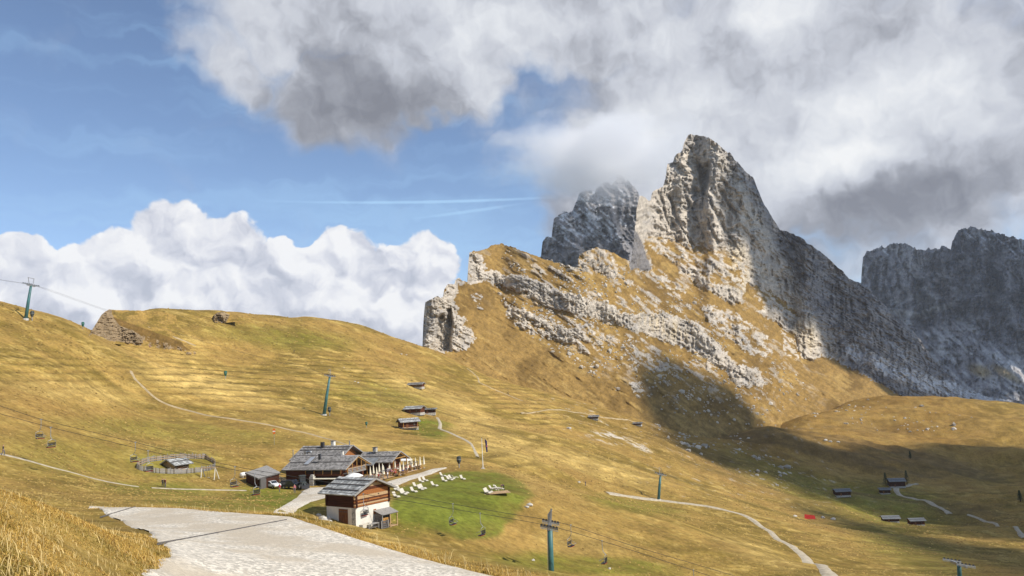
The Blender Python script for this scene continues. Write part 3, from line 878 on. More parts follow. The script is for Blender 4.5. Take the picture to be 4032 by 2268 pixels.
# ------------------------------------------------------------------ object helpers
class MB:
    """collects simple solids; build() links them as one mesh object"""
    def __init__(s):
        s.v, s.f = [], []

    def add(s, vs, fs):
        n = len(s.v)
        s.v += [tuple(map(float, p)) for p in vs]
        s.f += [tuple(i + n for i in f) for f in fs]
        return s

    def box(s, c, d, rz=0.0, m=None):
        x, y, z = d[0] / 2, d[1] / 2, d[2] / 2
        vs = [Vector((i * x, j * y, k * z)) for k in (-1, 1) for j in (-1, 1) for i in (-1, 1)]
        M_ = m if m is not None else Matrix.Rotation(rz, 3, 'Z')
        return s.add([M_ @ p + Vector(c) for p in vs], [(0, 2, 3, 1), (4, 5, 7, 6), (0, 1, 5, 4), (2, 6, 7, 3), (0, 4, 6, 2), (1, 3, 7, 5)])

    def bar(s, a, b, w, h=None, up=(0, 0, 1)):
        """a square bar from a to b"""
        a, b = Vector(a), Vector(b)
        h = h or w
        d = (b - a).normalized()
        u = Vector(up)
        if abs(d.dot(u)) > 0.98:
            u = Vector((1, 0, 0))
        x = d.cross(u).normalized() * w / 2
        y = x.cross(d).normalized() * h / 2
        vs = [p + i * x + j * y for p in (a, b) for i, j in ((-1, -1), (1, -1), (1, 1), (-1, 1))]
        return s.add(vs, [(3, 2, 1, 0), (4, 5, 6, 7), (0, 1, 5, 4), (1, 2, 6, 5), (2, 3, 7, 6), (3, 0, 4, 7)])

    def tube(s, pts, rad, n=8, cap=True):
        pts = [Vector(p) for p in pts]
        rad = [float(q) for q in rad] if hasattr(rad, '__len__') else [float(rad)] * len(pts)
        rings = []
        for i, p in enumerate(pts):
            d = (pts[min(i + 1, len(pts) - 1)] - pts[max(i - 1, 0)]).normalized()
            u = Vector((0, 0, 1)) if abs(d.z) < 0.9 else Vector((1, 0, 0))
            x = d.cross(u).normalized(); y = x.cross(d)
            rings += [p + rad[i] * (math.cos(2 * math.pi * k / n) * x + math.sin(2 * math.pi * k / n) * y) for k in range(n)]
        fs = [(i * n + k, i * n + (k + 1) % n, (i + 1) * n + (k + 1) % n, (i + 1) * n + k) for i in range(len(pts) - 1) for k in range(n)]
        if cap:
            fs += [tuple(range(n))[::-1], tuple((len(pts) - 1) * n + k for k in range(n))]
        return s.add(rings, fs)

    def lathe(s, prof, n=12, c=(0, 0, 0), wob=None):
        """prof: (radius, z) from bottom to top"""
        vs = []
        for r, z in prof:
            for k in range(n):
                a = 2 * math.pi * k / n
                q = r * (wob(k, z) if wob else 1)
                vs.append((c[0] + q * math.cos(a), c[1] + q * math.sin(a), c[2] + z))
        fs = [(i * n + k, i * n + (k + 1) % n, (i + 1) * n + (k + 1) % n, (i + 1) * n + k) for i in range(len(prof) - 1) for k in range(n)]
        fs += [tuple(range(n))[::-1], tuple((len(prof) - 1) * n + k for k in range(n))]
        return s.add(vs, fs)

    def prism(s, poly, y0, y1):
        """outline in x,z pushed from y0 to y1"""
        n = len(poly)
        vs = [(x, y0, z) for x, z in poly] + [(x, y1, z) for x, z in poly]
        fs = [tuple(range(n)), tuple(range(2 * n - 1, n - 1, -1))]
        fs += [(i, i + n, (i + 1) % n + n, (i + 1) % n) for i in range(n)]
        return s.add(vs, fs)

    def mesh(s, name, material, smooth=False):
        me = bpy.data.meshes.new(name)
        me.from_pydata(s.v, [], s.f)
        bm = bmesh.new(); bm.from_mesh(me)
        bmesh.ops.recalc_face_normals(bm, faces=bm.faces)
        bm.to_mesh(me); bm.free()
        if smooth:
            me.polygons.foreach_set('use_smooth', np.full(len(me.polygons), True))
        me.materials.append(material)
        return me

    def build(s, name, material, parent=None, smooth=False):
        return link(name, s.mesh(name, material, smooth), parent)


def empty(name, loc, rz=0.0, label=None, cat=None, group=None):
    o = bpy.data.objects.new(name, None)
    COL.objects.link(o)
    o.location = loc
    o.rotation_euler = (0, 0, rz)
    return tag(o, label, cat, group)


KIDS = {}
ORD = ['first', 'second', 'third', 'fourth', 'fifth', 'sixth', 'seventh', 'eighth', 'ninth', 'tenth', 'eleventh', 'twelfth', 'thirteenth', 'fourteenth', 'fifteenth', 'sixteenth', 'seventeenth', 'eighteenth', 'nineteenth', 'twentieth']


def copy_tree(o, parent=None):
    c = o.copy()
    COL.objects.link(c)
    c.parent = parent
    for ch in KIDS.get(o.name) or list(o.children):
        copy_tree(ch, c)
    return c


def place(o, loc, rz=0.0, sc=1.0, label=None):
    o.location = loc
    o.rotation_euler = (0, 0, rz)
    o.scale = (sc, sc, sc)
    if label:
        o['label'] = label
    return o


def zray(px, py, P):
    """height of a pixel's ray above the plan position P"""
    v = pix_ray(px, py)
    return float(v[2] / math.hypot(v[0], v[1]) * math.hypot(P[0], P[1]))


def at_d(px, py, d):
    return pix_ray(px, py) * d


def gz(x, y):
    return float(meadow_z(np.array([x]), np.array([y]))[0])


def ground(P, dz=0.0):
    return (float(P[0]), float(P[1]), gz(P[0], P[1]) + dz)

# materials of things
def m_wood(name, col, var=0.35, scale=2.0, along=(0.25, 6, 6)):
    return plain(name, col, 0.85, var, scale, bump=0.3, stretch=along, spec=0.15)


LOGDARK = m_wood('dark_log', (0.060, 0.022, 0.013))
LOGRED = m_wood('red_log', (0.105, 0.036, 0.017))
LOGLIT = m_wood('sunlit_log', (0.32, 0.125, 0.04), 0.6, 2.5, (0.6, 3, 9))  # log tone with sunlight put into the colour
LOGOLD = m_wood('pale_log', (0.46, 0.31, 0.17), 0.4, 2.5, (0.6, 3, 9))
BEAM = m_wood('honey_beam', (0.40, 0.22, 0.07))
GREYW = m_wood('grey_wood', (0.30, 0.285, 0.265), 0.35, 3.0)
GREYD = m_wood('dark_grey_wood', (0.13, 0.12, 0.115), 0.3, 3.0)
BROWNW = m_wood('brown_plank', (0.17, 0.075, 0.035), 0.4, 3.0, (6, 6, 0.4))
PLASTER = plain('plaster', (0.72, 0.68, 0.60), 0.9, 0.08, 1.2)
STONE = plain('rubble_stone', (0.42, 0.40, 0.36), 0.9, 0.45, 3.5, bump=0.8)
CREAM = plain('cream_canvas', (0.80, 0.74, 0.58), 0.85, 0.06, 2.0)
WHITE = plain('white_paint', (0.80, 0.80, 0.78), 0.6, 0.05, 2.0)
LOUNGE = plain('bleached_slat', (0.60, 0.555, 0.46), 0.7, 0.08, 4.0)
STEELG = plain('green_steel', (0.045, 0.145, 0.150), 0.5, 0.2, 0.8, spec=0.5)
GALV = plain('galvanised_steel', (0.36, 0.37, 0.38), 0.45, 0.2, 3.0, metal=0.55)
DARKM = plain('dark_metal', (0.035, 0.035, 0.04), 0.45, 0.2, 3.0, spec=0.5)
BLACK = plain('black_plastic', (0.012, 0.012, 0.014), 0.5, 0.2, 3.0)
REDP = plain('red_pad', (0.36, 0.030, 0.022), 0.6, 0.15, 3.0)
GLASS = plain('window_glass', (0.03, 0.035, 0.04), 0.12, 0.2, 1.0, spec=0.6)
GREENC = plain('green_cover', (0.012, 0.115, 0.085), 0.6, 0.3, 1.5)
GREYC = plain('grey_cover', (0.055, 0.065, 0.062), 0.6, 0.4, 1.5)
CONC = plain('concrete', (0.50, 0.48, 0.44), 0.9, 0.12, 1.5)
ROCKM = plain('grey_rock', (0.48, 0.45, 0.40), 0.95, 0.3, 2.0, bump=0.6)
ORANGE = plain('orange_sign', (0.70, 0.16, 0.025), 0.6, 0.1)
SLATE = plain('sheet_roof', (0.20, 0.21, 0.215), 0.6, 0.2, 1.0)


def m_shingle(name, base):
    """weathered shingles: every piece gets its own tone from its position"""
    def f(t, b):
        co = t.n.new('ShaderNodeTexCoord').outputs['Object']
        wn = t.n.new('ShaderNodeTexWhiteNoise')
        t.put(wn.inputs['Vector'], t.vm('FLOOR', t.vm('MULTIPLY', co, (2.4, 2.2, 2.2))))
        n = t.noise(co, 0.6, 4, 0.6)
        g = t.m('MULTIPLY', t.step(wn.outputs['Value'], 0, 1, 0.62, 1.4), t.step(n, 0.3, 0.7, 0.8, 1.2))
        t.put(b.inputs['Base Color'], t.mix(1.0, base, t.xyz(g, g, g), 'MULTIPLY'))
        b.inputs['Roughness'].default_value = 0.75
    return mat(name, f)


SHINGLE = m_shingle('shingle', (0.265, 0.252, 0.24))
SHINGLEL = m_shingle('pale_shingle', (0.37, 0.375, 0.365))

_SH = {}


def roof(parent, L, run, drop, thick=0.16, ridge_z=0.0, x0=0.0, y0=0.0, material=None, battens=(0.33, 0.66), sub=True, nx=0, ny=0, verge=GREYW):
    """a gabled roof, ridge along local x at (x0, y0, ridge_z): two pitched slabs, courses of shingles and batten boards"""
    material = material or SHINGLE
    m = MB()
    for s in (-1, 1):
        e = [(x0 - L / 2, y0, ridge_z), (x0 + L / 2, y0, ridge_z), (x0 + L / 2, y0 + s * run, ridge_z - drop), (x0 - L / 2, y0 + s * run, ridge_z - drop)]
        m.add(e + [(a, b, c - thick) for a, b, c in e], [(0, 1, 2, 3), (7, 6, 5, 4), (0, 4, 5, 1), (1, 5, 6, 2), (2, 6, 7, 3), (3, 7, 4, 0)])
    r = m.build('roof', verge, parent)
    if not sub:
        r.data.materials[0] = material
        return r
    rnd = random.Random(int(L * 100 + run * 10))
    sl = math.hypot(run, drop)
    ny = ny or max(4, int(sl / 0.55)); nx = nx or max(6, int(L / 0.42))
    sh = MB()
    for s in (-1, 1):
        n = Vector((0, s * drop, run)).normalized()
        t_ = Vector((0, s * run, -drop)).normalized()
        for j in range(ny):
            for i in range(nx):
                u = (i + 0.5 + rnd.uniform(-.12, .12)) / nx * L - L / 2
                dd = (j + 0.62) / ny * sl
                lift = 0.035 + rnd.uniform(0, 0.03)
                c = Vector((x0 + u, y0, ridge_z)) + t_ * dd + n * lift
                w = L / nx * rnd.uniform(0.8, 1.0) / 2; h = sl / ny * 0.62; th = 0.02
                tilt = n * 0.035
                vs = [c - Vector((w, 0, 0)) - t_ * h - tilt, c + Vector((w, 0, 0)) - t_ * h - tilt, c + Vector((w, 0, 0)) + t_ * h + tilt, c - Vector((w, 0, 0)) + t_ * h + tilt]
                vs += [p - n * th * 2 for p in vs[2:]]
                sh.add(vs, [(0, 1, 2, 3), (3, 2, 4, 5)])
    o = sh.build('shingles', material, r)
    o['kind'] = 'stuff'
    for s in (-1, 1):
        n = Vector((0, s * drop, run)).normalized(); t_ = Vector((0, s * run, -drop)).normalized()
        for k in battens:
            c = Vector((x0, y0, ridge_z)) + t_ * sl * k + n * 0.16
            MB().bar(c - Vector((L * .485, 0, 0)), c + Vector((L * .485, 0, 0)), 0.16, 0.11, n).build('batten', GREYD, r)
        for e in (-1, 1):                              # verge boards
            a = Vector((x0 + e * (L / 2 + 0.04), y0, ridge_z + 0.03)); b = a + t_ * (sl + 0.05)
            MB().bar(a - n * .07, b - n * .07, 0.07, 0.26, n).build('verge_board', verge, r)
        a = Vector((x0, y0, ridge_z)) + t_ * (sl + 0.03) - n * 0.05
        MB().bar(a - Vector((L / 2, 0, 0)), a + Vector((L / 2, 0, 0)), 0.06, 0.2, n).build('eaves_board', verge, r)
    return r


def log_wall(parent, a, b, z0, z1, n, materials, gable=0.0, thick=0.28, seed=1):
    """a wall of squared logs from plan point a to b; gable adds a triangle of logs above z1"""
    rnd = random.Random(seed)
    a, b = Vector((*a, 0)), Vector((*b, 0))
    d = b - a
    h = (z1 - z0) / n
    k = n + (int(round(gable / h)) if gable else 0)
    for i in range(k):
        z = z0 + (i + 0.5) * h
        cut = 0.0
        if i >= n:
            cut = min(0.48, ((i - n + 0.55) * h) / gable * 0.5)
        p, q = a + d * cut, a + d * (1 - cut)
        ex = d.normalized() * (0.0 if cut else 0.22)
        off = Vector((d.y, -d.x, 0)).normalized() * rnd.uniform(-0.02, 0.03)
        MB().bar(p - ex + off + Vector((0, 0, z)), q + ex + off + Vector((0, 0, z)), thick, h * rnd.uniform(0.90, 0.97)).build('log', rnd.choice(materials), parent)


def rocky(name, size, seed, material, parent=None):
    rnd = random.Random(seed)
    bm = bmesh.new()
    bmesh.ops.create_icosphere(bm, subdivisions=2, radius=1)
    for v in bm.verts:
        k = 1 + 0.25 * math.sin(v.co.x * 3.1 + seed) * math.cos(v.co.y * 2.7 + seed * 2) + rnd.uniform(-.14, .14)
        v.co *= k
        v.co = Vector((v.co.x * size[0], v.co.y * size[1], v.co.z * size[2]))
    me = bpy.data.meshes.new(name)
    bm.to_mesh(me); bm.free()
    me.materials.append(material)
    return link(name, me, parent)

# ------------------------------------------------------------------ gravel roads and paths
def m_gravel():
    def f(t, b):
        geo = t.n.new('ShaderNodeNewGeometry').outputs['Position']
        p = t.vm('MULTIPLY', geo, (1, 1, 0.4))
        big = t.noise(p, 0.16, 5, 0.6)
        tr = t.noise(t.vm('MULTIPLY', p, (1, 1, 1)), 0.5, 4, 0.6)
        st = t.n.new('ShaderNodeTexVoronoi'); st.inputs['Scale'].default_value = 9.0
        t.put(st.inputs['Vector'], p)
        fine = t.noise(p, 14.0, 3, 0.7)
        stones = t.step(st.outputs['Color'], 0.2, 0.9, 0.78, 1.22)
        loose = t.step(t.m('ADD', big, t.m('MULTIPLY', tr, 0.35)), 0.58, 0.74)
        c = t.mix(loose, (0.52, 0.45, 0.35), (0.63, 0.575, 0.485))
        k = t.m('MULTIPLY', t.m('ADD', 1.0, t.m('MULTIPLY', t.m('SUBTRACT', stones, 1.0), t.m('ADD', 0.25, loose))), t.step(fine, 0.2, 0.8, 0.84, 1.16))
        t.put(b.inputs['Base Color'], t.mix(1.0, c, t.xyz(k, k, k), 'MULTIPLY'))
        b.inputs['Roughness'].default_value = 0.95
        b.inputs['Specular IOR Level'].default_value = 0.1
        bp = t.n.new('ShaderNodeBump'); bp.inputs['Distance'].default_value = 0.04; bp.inputs['Strength'].default_value = 0.5
        t.put(bp.inputs['Height'], t.m('ADD', t.m('MULTIPLY', st.outputs['Distance'], loose), fine))
        t.l.new(bp.outputs[0], b.inputs['Normal'])
    return mat('gravel', f)


def drape(name, left, right, lift, n=60, m=6, material=None, wob=0.0, seed=1, rmin=5.0, up=None):
    """a ribbon between two pixel polylines, laid on the meadow"""
    def resample(pl, k):
        pl = np.array(pl, float)
        s = np.concatenate([[0], np.cumsum(np.hypot(*np.diff(pl[:, :2], axis=0).T))])
        return np.stack([np.interp(np.linspace(0, s[-1], k), s, pl[:, i]) for i in range(pl.shape[1])], -1)
    A = np.array([at_d(*q) if len(q) == 3 else hit(*q, rmin) for q in resample(left, n)])
    Bq = np.array([hit(x, y, rmin) for x, y in resample(right, n)])
    return lay(name, A, Bq, lift, m, material, wob, seed)


def lay(name, A, Bq, lift, m, material, wob=0.0, seed=1):
    v = np.linspace(0, 1, m)[None, :, None]
    P = A[:, None] * (1 - v) + Bq[:, None] * v
    if wob:
        i = np.arange(len(A))
        P[:, 0, :2] += (wob * fbm2(i / 3.0, i * 0 + seed, 3, 0.6, seed=seed))[:, None]
        P[:, -1, :2] += (wob * fbm2(i / 3.0, i * 0 + seed + 9, 3, 0.6, seed=seed + 1))[:, None]
    P[..., 2] = meadow_z(P[..., 0], P[..., 1]) + lift
    # edges tuck into the turf
    for e in (0, -1):
        P[:, e, 2] -= lift + 0.05
    me = grid_mesh(name, P, material=material)
    bm = bmesh.new(); bm.from_mesh(me)
    for f in bm.faces:
        if f.normal.z < 0:
            f.normal_flip()
    bm.to_mesh(me); bm.free()
    o = link(name, me)
    return tag(o, kind='structure')


TRAILS = []


def trail(name, pts, width, lift, step=1.5, material=None, seed=1, wvar=0.0):
    """a path of real width along pixel points"""
    TRAILS.append(pts)
    C = np.array([hit(x, y) for x, y in pts])
    s = np.concatenate([[0], np.cumsum(np.hypot(*np.diff(C[:, :2], axis=0).T))])
    k = max(8, int(s[-1] / step))
    q = np.linspace(0, s[-1], k)
    C2 = np.stack([np.interp(q, s, C[:, i]) for i in (0, 1)], -1)
    for _ in range(14):
        C2[1:-1] = (C2[:-2] + 2 * C2[1:-1] + C2[2:]) / 4
    d = np.gradient(C2, axis=0); d /= np.linalg.norm(d, axis=-1, keepdims=True) + 1e-9
    nrm = np.stack([-d[:, 1], d[:, 0]], -1)
    w = width / 2 * (1 + 0.3 * fbm2(np.arange(k) / 4.0, np.zeros(k) + seed, 2, seed=seed))
    A = np.concatenate([C2 + nrm * w[:, None], np.zeros((k, 1))], -1)
    Bq = np.concatenate([C2 - nrm * w[:, None], np.zeros((k, 1))], -1)
    return lay(name, A, Bq, lift, 5, material)


GRAVEL = m_gravel()
PATHM = plain('path_gravel', (0.42, 0.36, 0.265), 0.95, 0.22, 0.9)
DIRT = plain('trodden_earth', (0.40, 0.31, 0.185), 0.95, 0.2, 0.4)
road = drape('gravel_road', [(640, 2480, 15), (555, 2290, 19), (600, 2235, 21), (655, 2194, 23), (640, 2160, 27), (580, 2110, 33), (500, 2072, 40), (438, 2040, 47), (376, 2012, 54), (350, 2003, 58)],
             [(2500, 2480), (2020, 2285), (1850, 2247), (1700, 2210), (1500, 2152), (1300, 2086), (1150, 2037), (900, 2019), (700, 2003), (500, 1999), (352, 2002)], 0.05, 90, 40, GRAVEL, 0.35, 3)
drape('driveway', [(1046, 2034), (1100, 1998), (1165, 1957), (1190, 1932), (1200, 1922)], [(1112, 2036), (1170, 2006), (1230, 1975), (1292, 1960), (1330, 1918)], 0.10, 24, 8, GRAVEL, 0.2, 5, 50)
drape('forecourt', [(1180, 1934), (1240, 1921), (1330, 1910)], [(1240, 1960), (1300, 1948), (1420, 1925)], 0.14, 16, 6, GRAVEL, 0.2, 6, 100)
drape('terrace_path', [(1470, 1912), (1560, 1885), (1650, 1862), (1700, 1846), (1750, 1842)], [(1560, 1918), (1620, 1890), (1700, 1868), (1740, 1850), (1760, 1843)], 0.13, 24, 6, GRAVEL, 0.15, 7, 100)
drape('barn_yard', [(1345, 2085), (1400, 2075), (1445, 2060)], [(1340, 2097), (1400, 2090), (1460, 2072)], 0.08, 14, 6, GRAVEL, 0.2, 8, 90)
trail('left_path', [(-60, 1775), (15, 1792), (110, 1815), (250, 1855), (380, 1888), (480, 1908), (540, 1916)], 1.15, 0.10, material=PATHM, seed=2)
trail('lower_path', [(595, 1921), (700, 1924), (800, 1927), (970, 1932)], 1.0, 0.10, material=PATHM, seed=3)
trail('hill_path', [(516, 1462), (520, 1485), (560, 1520), (590, 1550), (620, 1578), (690, 1605), (760, 1618), (900, 1650), (1080, 1678), (1180, 1700), (1300, 1730), (1370, 1755)], 1.1, 0.22, material=DIRT, seed=4)
trail('ridge_path', [(445, 1232), (480, 1255), (560, 1285), (640, 1310), (700, 1335), (770, 1362)], 1.2, 0.3, material=DIRT, seed=5)
trail('hut_path', [(1722, 1645), (1735, 1665), (1728, 1690), (1790, 1712), (1840, 1735), (1865, 1765), (1880, 1800)], 1.6, 0.2, material=PATHM, seed=6)
trail('valley_road', [(2390, 1942), (2450, 1949), (2600, 1968), (2800, 1996), (2900, 2018), (2960, 2043), (3030, 2090), (3100, 2142), (3180, 2205), (3262, 2268), (3330, 2330)], 3.0, 0.22, material=PATHM, seed=7)
trail('alp_track', [(3610, 1905), (3560, 1918), (3528, 1922), (3530, 1938), (3550, 1955), (3600, 1962), (3680, 1990), (3740, 2025)], 3.4, 0.35, material=PATHM, seed=8)
trail('alp_track', [(3810, 2027), (3850, 2035), (3920, 2060), (4032, 2120)], 2.2, 0.35, material=PATHM, seed=9)
trail('slope_path', [(1840, 1452), (1865, 1470), (1885, 1490), (1885, 1510), (1935, 1530), (2000, 1555), (2060, 1580)], 1.2, 0.3, material=DIRT, seed=10)
trail('slope_path', [(2050, 1628), (2120, 1622), (2200, 1612), (2260, 1625), (2350, 1640), (2420, 1650), (2520, 1668)], 1.2, 0.3, material=DIRT, seed=11)


def water_bar(pts, label):
    C = [hit(pts[0][0] + (pts[1][0] - pts[0][0]) * k / 24, pts[0][1] + (pts[1][1] - pts[0][1]) * k / 24) for k in range(25)]
    C = [c for c in C if np.linalg.norm(c) > 24]
    m = MB()
    for p, q in zip(C[:-1], C[1:]):
        m.bar((p[0], p[1], gz(p[0], p[1]) + 0.05), (q[0], q[1], gz(q[0], q[1]) + 0.05), 0.055, 0.07)
    tag(m.build('drainage_bar', GREYD), label, 'drainage bar', 'drainage bars across the gravel roads')


water_bar([(622, 2148), (1128, 2051)], 'long dark drainage bar crossing the pale gravel road in front')
water_bar([(395, 2040), (532, 1999)], 'short dark drainage bar at the far bend of the gravel road')

# ------------------------------------------------------------------ the log barn by the road
def build_barn():
    al = R(36)
    K = at_d(1402, 2062, 122)
    e1 = np.array([-math.cos(al), math.sin(al), 0]); e2 = np.array([math.sin(al), math.cos(al), 0])
    E, G = 6.6, 7.0
    c = K + e1 * E / 2 + e2 * G / 2
    b = empty('barn', (c[0], c[1], K[2] - 0.1), -al, 'log barn on a whitewashed stone base beside the gravel road', 'barn')
    # local x: along the ridge (towards the right end), local y: away from the road
    X, Y = E / 2, G / 2
    hb, hl = 2.35, 4.5                                 # top of the stone base, top of the log walls
    m = MB(); m.box((0, 0, hb / 2 - 0.6), (E, G, hb + 1.2)); m.build('stone_base', PLASTER, b)
    m = MB(); m.box((X - 0.45, -Y - 0.012, hb / 2 - .5), (0.86, 0.02, hb + 0.9)); m.build('rubble_patch', STONE, b)
    fl = [LOGDARK, LOGDARK, LOGRED]  # darkest logs paint the shade on walls turned from the sun
    gl = [LOGLIT, LOGOLD, LOGLIT, LOGRED, LOGOLD, LOGLIT]  # paler mix paints the sunlit gable
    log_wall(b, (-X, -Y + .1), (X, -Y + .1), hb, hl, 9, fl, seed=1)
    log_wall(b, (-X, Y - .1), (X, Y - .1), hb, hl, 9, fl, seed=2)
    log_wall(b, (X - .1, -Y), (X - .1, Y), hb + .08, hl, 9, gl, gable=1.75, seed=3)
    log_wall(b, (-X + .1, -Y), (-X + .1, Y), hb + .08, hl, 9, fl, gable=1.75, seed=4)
    rz = hl + 1.85
    roof(b, E + 1.7, Y + 0.95, 1.95, 0.14, rz, material=SHINGLEL, battens=(0.2, 0.46, 0.76))
    for s in (-1, 1):
        MB().bar((X + .03, s * (Y - .1), hb + .05), (X + .03, s * (Y - .1), hl), 0.2).build('corner_post', LOGDARK if s > 0 else BEAM, b)
    d = empty('door', (0.55, -Y - 0.05, 0), 0); d.parent = b
    for i in range(6):
        MB().box((-0.83 + i * 0.333, 0, 0.95), (0.32, 0.07, 2.3)).build('plank', BROWNW, d)
    for s in (-.5, .5):
        MB().box((s, -0.05, 1.7), (0.8, 0.03, 0.09)).build('strap_hinge', DARKM, d)
    MB().box((-.02, -0.06, 0.95), (0.05, 0.05, 0.25)).build('handle', DARKM, d)
    for y, z in ((-2.2, 3.5), (-1.0, 3.35), (1.2, 3.85)):
        MB().box((X + .06, y, z), (0.06, 0.18, 0.16)).build('vent_dark', BLACK, b)  # black blocks painting the dark of the vents
    MB().box((X + .03, 0.35, 1.25), (0.07, 0.5, 0.75)).build('hatch', LOGLIT, b)
    MB().bar((X + .5, -Y + 1.2, 5.3), (X + .1, -Y + 1.2, 5.3), 0.05).build('lamp_arm', GALV, b)
    # lean-to woodshed against the sunny wall
    e3 = -e1
    W0 = K + e2 * 5.3 + e3 * 0.12
    w = empty('woodshed', (W0[0], W0[1], gz(*(W0 + e3 * .8)[:2])), -al, 'small lean-to woodshed with split logs against the barn', 'shed')
    wz = zray(1545, 1984, W0) - w.location[2]
    H = 2.15
    m = MB(); m.add([(-.05, -1.7, H + .35), (-.05, 1.75, H + .35), (1.75, 1.75, H - .25), (1.75, -1.7, H - .25)] + [(-.05, -1.7, H + .28), (-.05, 1.75, H + .28), (1.75, 1.75, H - .32), (1.75, -1.7, H - .32)],
                    [(0, 1, 2, 3), (7, 6, 5, 4), (0, 4, 5, 1), (1, 5, 6, 2), (2, 6, 7, 3), (3, 7, 4, 0)])
    m.build('roof_deck', GREYD, w)
    for i in range(11):
        y = -1.6 + i * 0.32
        MB().bar((-.08, y, H + .39), (1.8, y, H - .23), 0.29, 0.05).build('roof_board', GREYW, w)
    for y in (-1.55, 0.1, 1.6):
        MB().bar((1.6, y, -.4), (1.6, y, H - .3), 0.13).build('post', LOGOLD if y > -1 else GREYW, w)
    m = MB()
    for i in range(7):
        MB().box((0.8 , -1.62, 0.1 + i * 0.3), (1.6, 0.05, 0.28)).build('side_board', GREYD, w)
    rnd = random.Random(3); fw = MB()
    for j in range(8):
        for i in range(9):
            fw.tube([(0.5, -1.35 + i * 0.155, 0.15 + j * 0.16), (1.35 + rnd.uniform(-.05, .05), -1.35 + i * 0.155, 0.15 + j * 0.16)], rnd.uniform(.062, .08), 6)
    o = fw.build('firewood', plain('cut_wood', (0.62, 0.34, 0.10), 0.8, 0.35, 6.0), w); o['kind'] = 'stuff'
    MB().box((0.1, 0.85, 0.9), (0.08, 1.4, 1.9)).build('black_back', BLACK, w)  # black sheet across the back of the empty bay
    MB().box((0.75, 0.9, -0.05), (1.7, 1.5, 0.12)).build('floor_board', LOGOLD, w)
    # things leaning at the sunny wall
    T = K + e2 * 2.0 + e3 * 1.3
    t = empty('potting_table', ground(T), -al, 'grey wooden table piled with tools by the barn wall', 'table')
    MB().box((0, 0, .8), (.9, 2.2, .07)).build('table_top', GREYW, t)
    for x in (-.38, .38):
        for y in (-1, 1):
            MB().bar((x, y, 0), (x, y, .8), 0.09).build('leg', GREYW, t)
    MB().box((0, 0, .3), (.8, 2.0, .06)).build('shelf', GREYD, t)
    T = K + e2 * 0.9 + e3 * 1.0
    t = empty('water_trough', ground(T, .15), -al + .1, 'long pale water trough beside the barn corner', 'trough')
    m = MB()
    for x in (-.34, .34):
        m.box((x, 0, .35), (.07, 1.9, .5))
    m.box((0, 0, .13), (.7, 1.9, .07)); m.box((0, -.93, .35), (.68, .06, .5)); m.box((0, .93, .35), (.68, .06, .5))
    m.build('basin', LOUNGE, t)
    MB().box((0, -.6, -.02), (.8, .16, .26)).build('foot', GREYD, t); MB().box((0, .6, -.02), (.8, .16, .26)).build('foot', GREYD, t)
    T = K + e2 * 4.15 + e3 * 1.45
    t = empty('wood_crate', ground(T), -al - .15, 'dark slatted crate between the table and the woodshed', 'crate')
    for z in (.12, .42, .72, 1.02):
        for x, y, dx, dy in ((-.5, 0, .05, 1.3), (.5, 0, .05, 1.3), (0, -.65, 1.0, .05), (0, .65, 1.0, .05)):
            MB().box((x, y, z), (dx, dy, .22)).build('slat', GREYD, t)
    for x in (-.5, .5):
        for y in (-.65, .65):
            MB().bar((x, y, 0), (x, y, 1.2), .1).build('corner_post', GREYW, t)
    rnd = random.Random(5)
    for i, (px, py, s) in enumerate(sorted([(1254, 2032, .5), (1272, 2046, .75), (1279, 2056, .55), (1292, 2047, .6), (1266, 2060, .6), (1298, 2060, .55), (1309, 2072, .5), (1288, 2066, .5)])):
        p = hit(px, py, 60)
        o = rocky('boulder', (s * .8, s * .7, s * .6), 20 + i, ROCKM)
        o.location = ground(p, s * .22)
        tag(o, f'pale boulder in the heap beside the barn door, {ORD[i]} from the left', 'rock', 'boulder heap by the barn')


build_barn()

# ------------------------------------------------------------------ the mountain hut
HA = R(20)
_c = at_d(1300, 1915, 192)
HUT = empty('mountain_hut', (_c[0], _c[1], gz(_c[0], _c[1])), -HA, 'large timber mountain hut with three grey shingle roofs and a terrace', 'building')
HX = np.array([math.cos(HA), -math.sin(HA)]); HY = np.array([math.sin(HA), math.cos(HA)])


def hl(P):
    """world point to the hut's own axes"""
    d = np.asarray(P)[:2] - np.array(HUT.location)[:2]
    return float(d @ HX), float(d @ HY), float(P[2] - HUT.location[2])


def hw(x, y):
    p = np.array(HUT.location)[:2] + HX * x + HY * y
    return p


def wing(ridge, d, L, run, drop, gtop, over=0.9, battens=(0.5,), front=LOGRED, seed=1):
    x, y, z = hl(at_d(*ridge, d))
    roof(HUT, L, run, drop, 0.2, z, x, y, SHINGLE, battens, verge=GREYW)
    return x, y, z


def panel_wall(a, b, z0, z1, material, name='wall', t=.2):
    MB().bar((*a, (z0 + z1) / 2), (*b, (z0 + z1) / 2), t, z1 - z0).build(name, material, HUT)


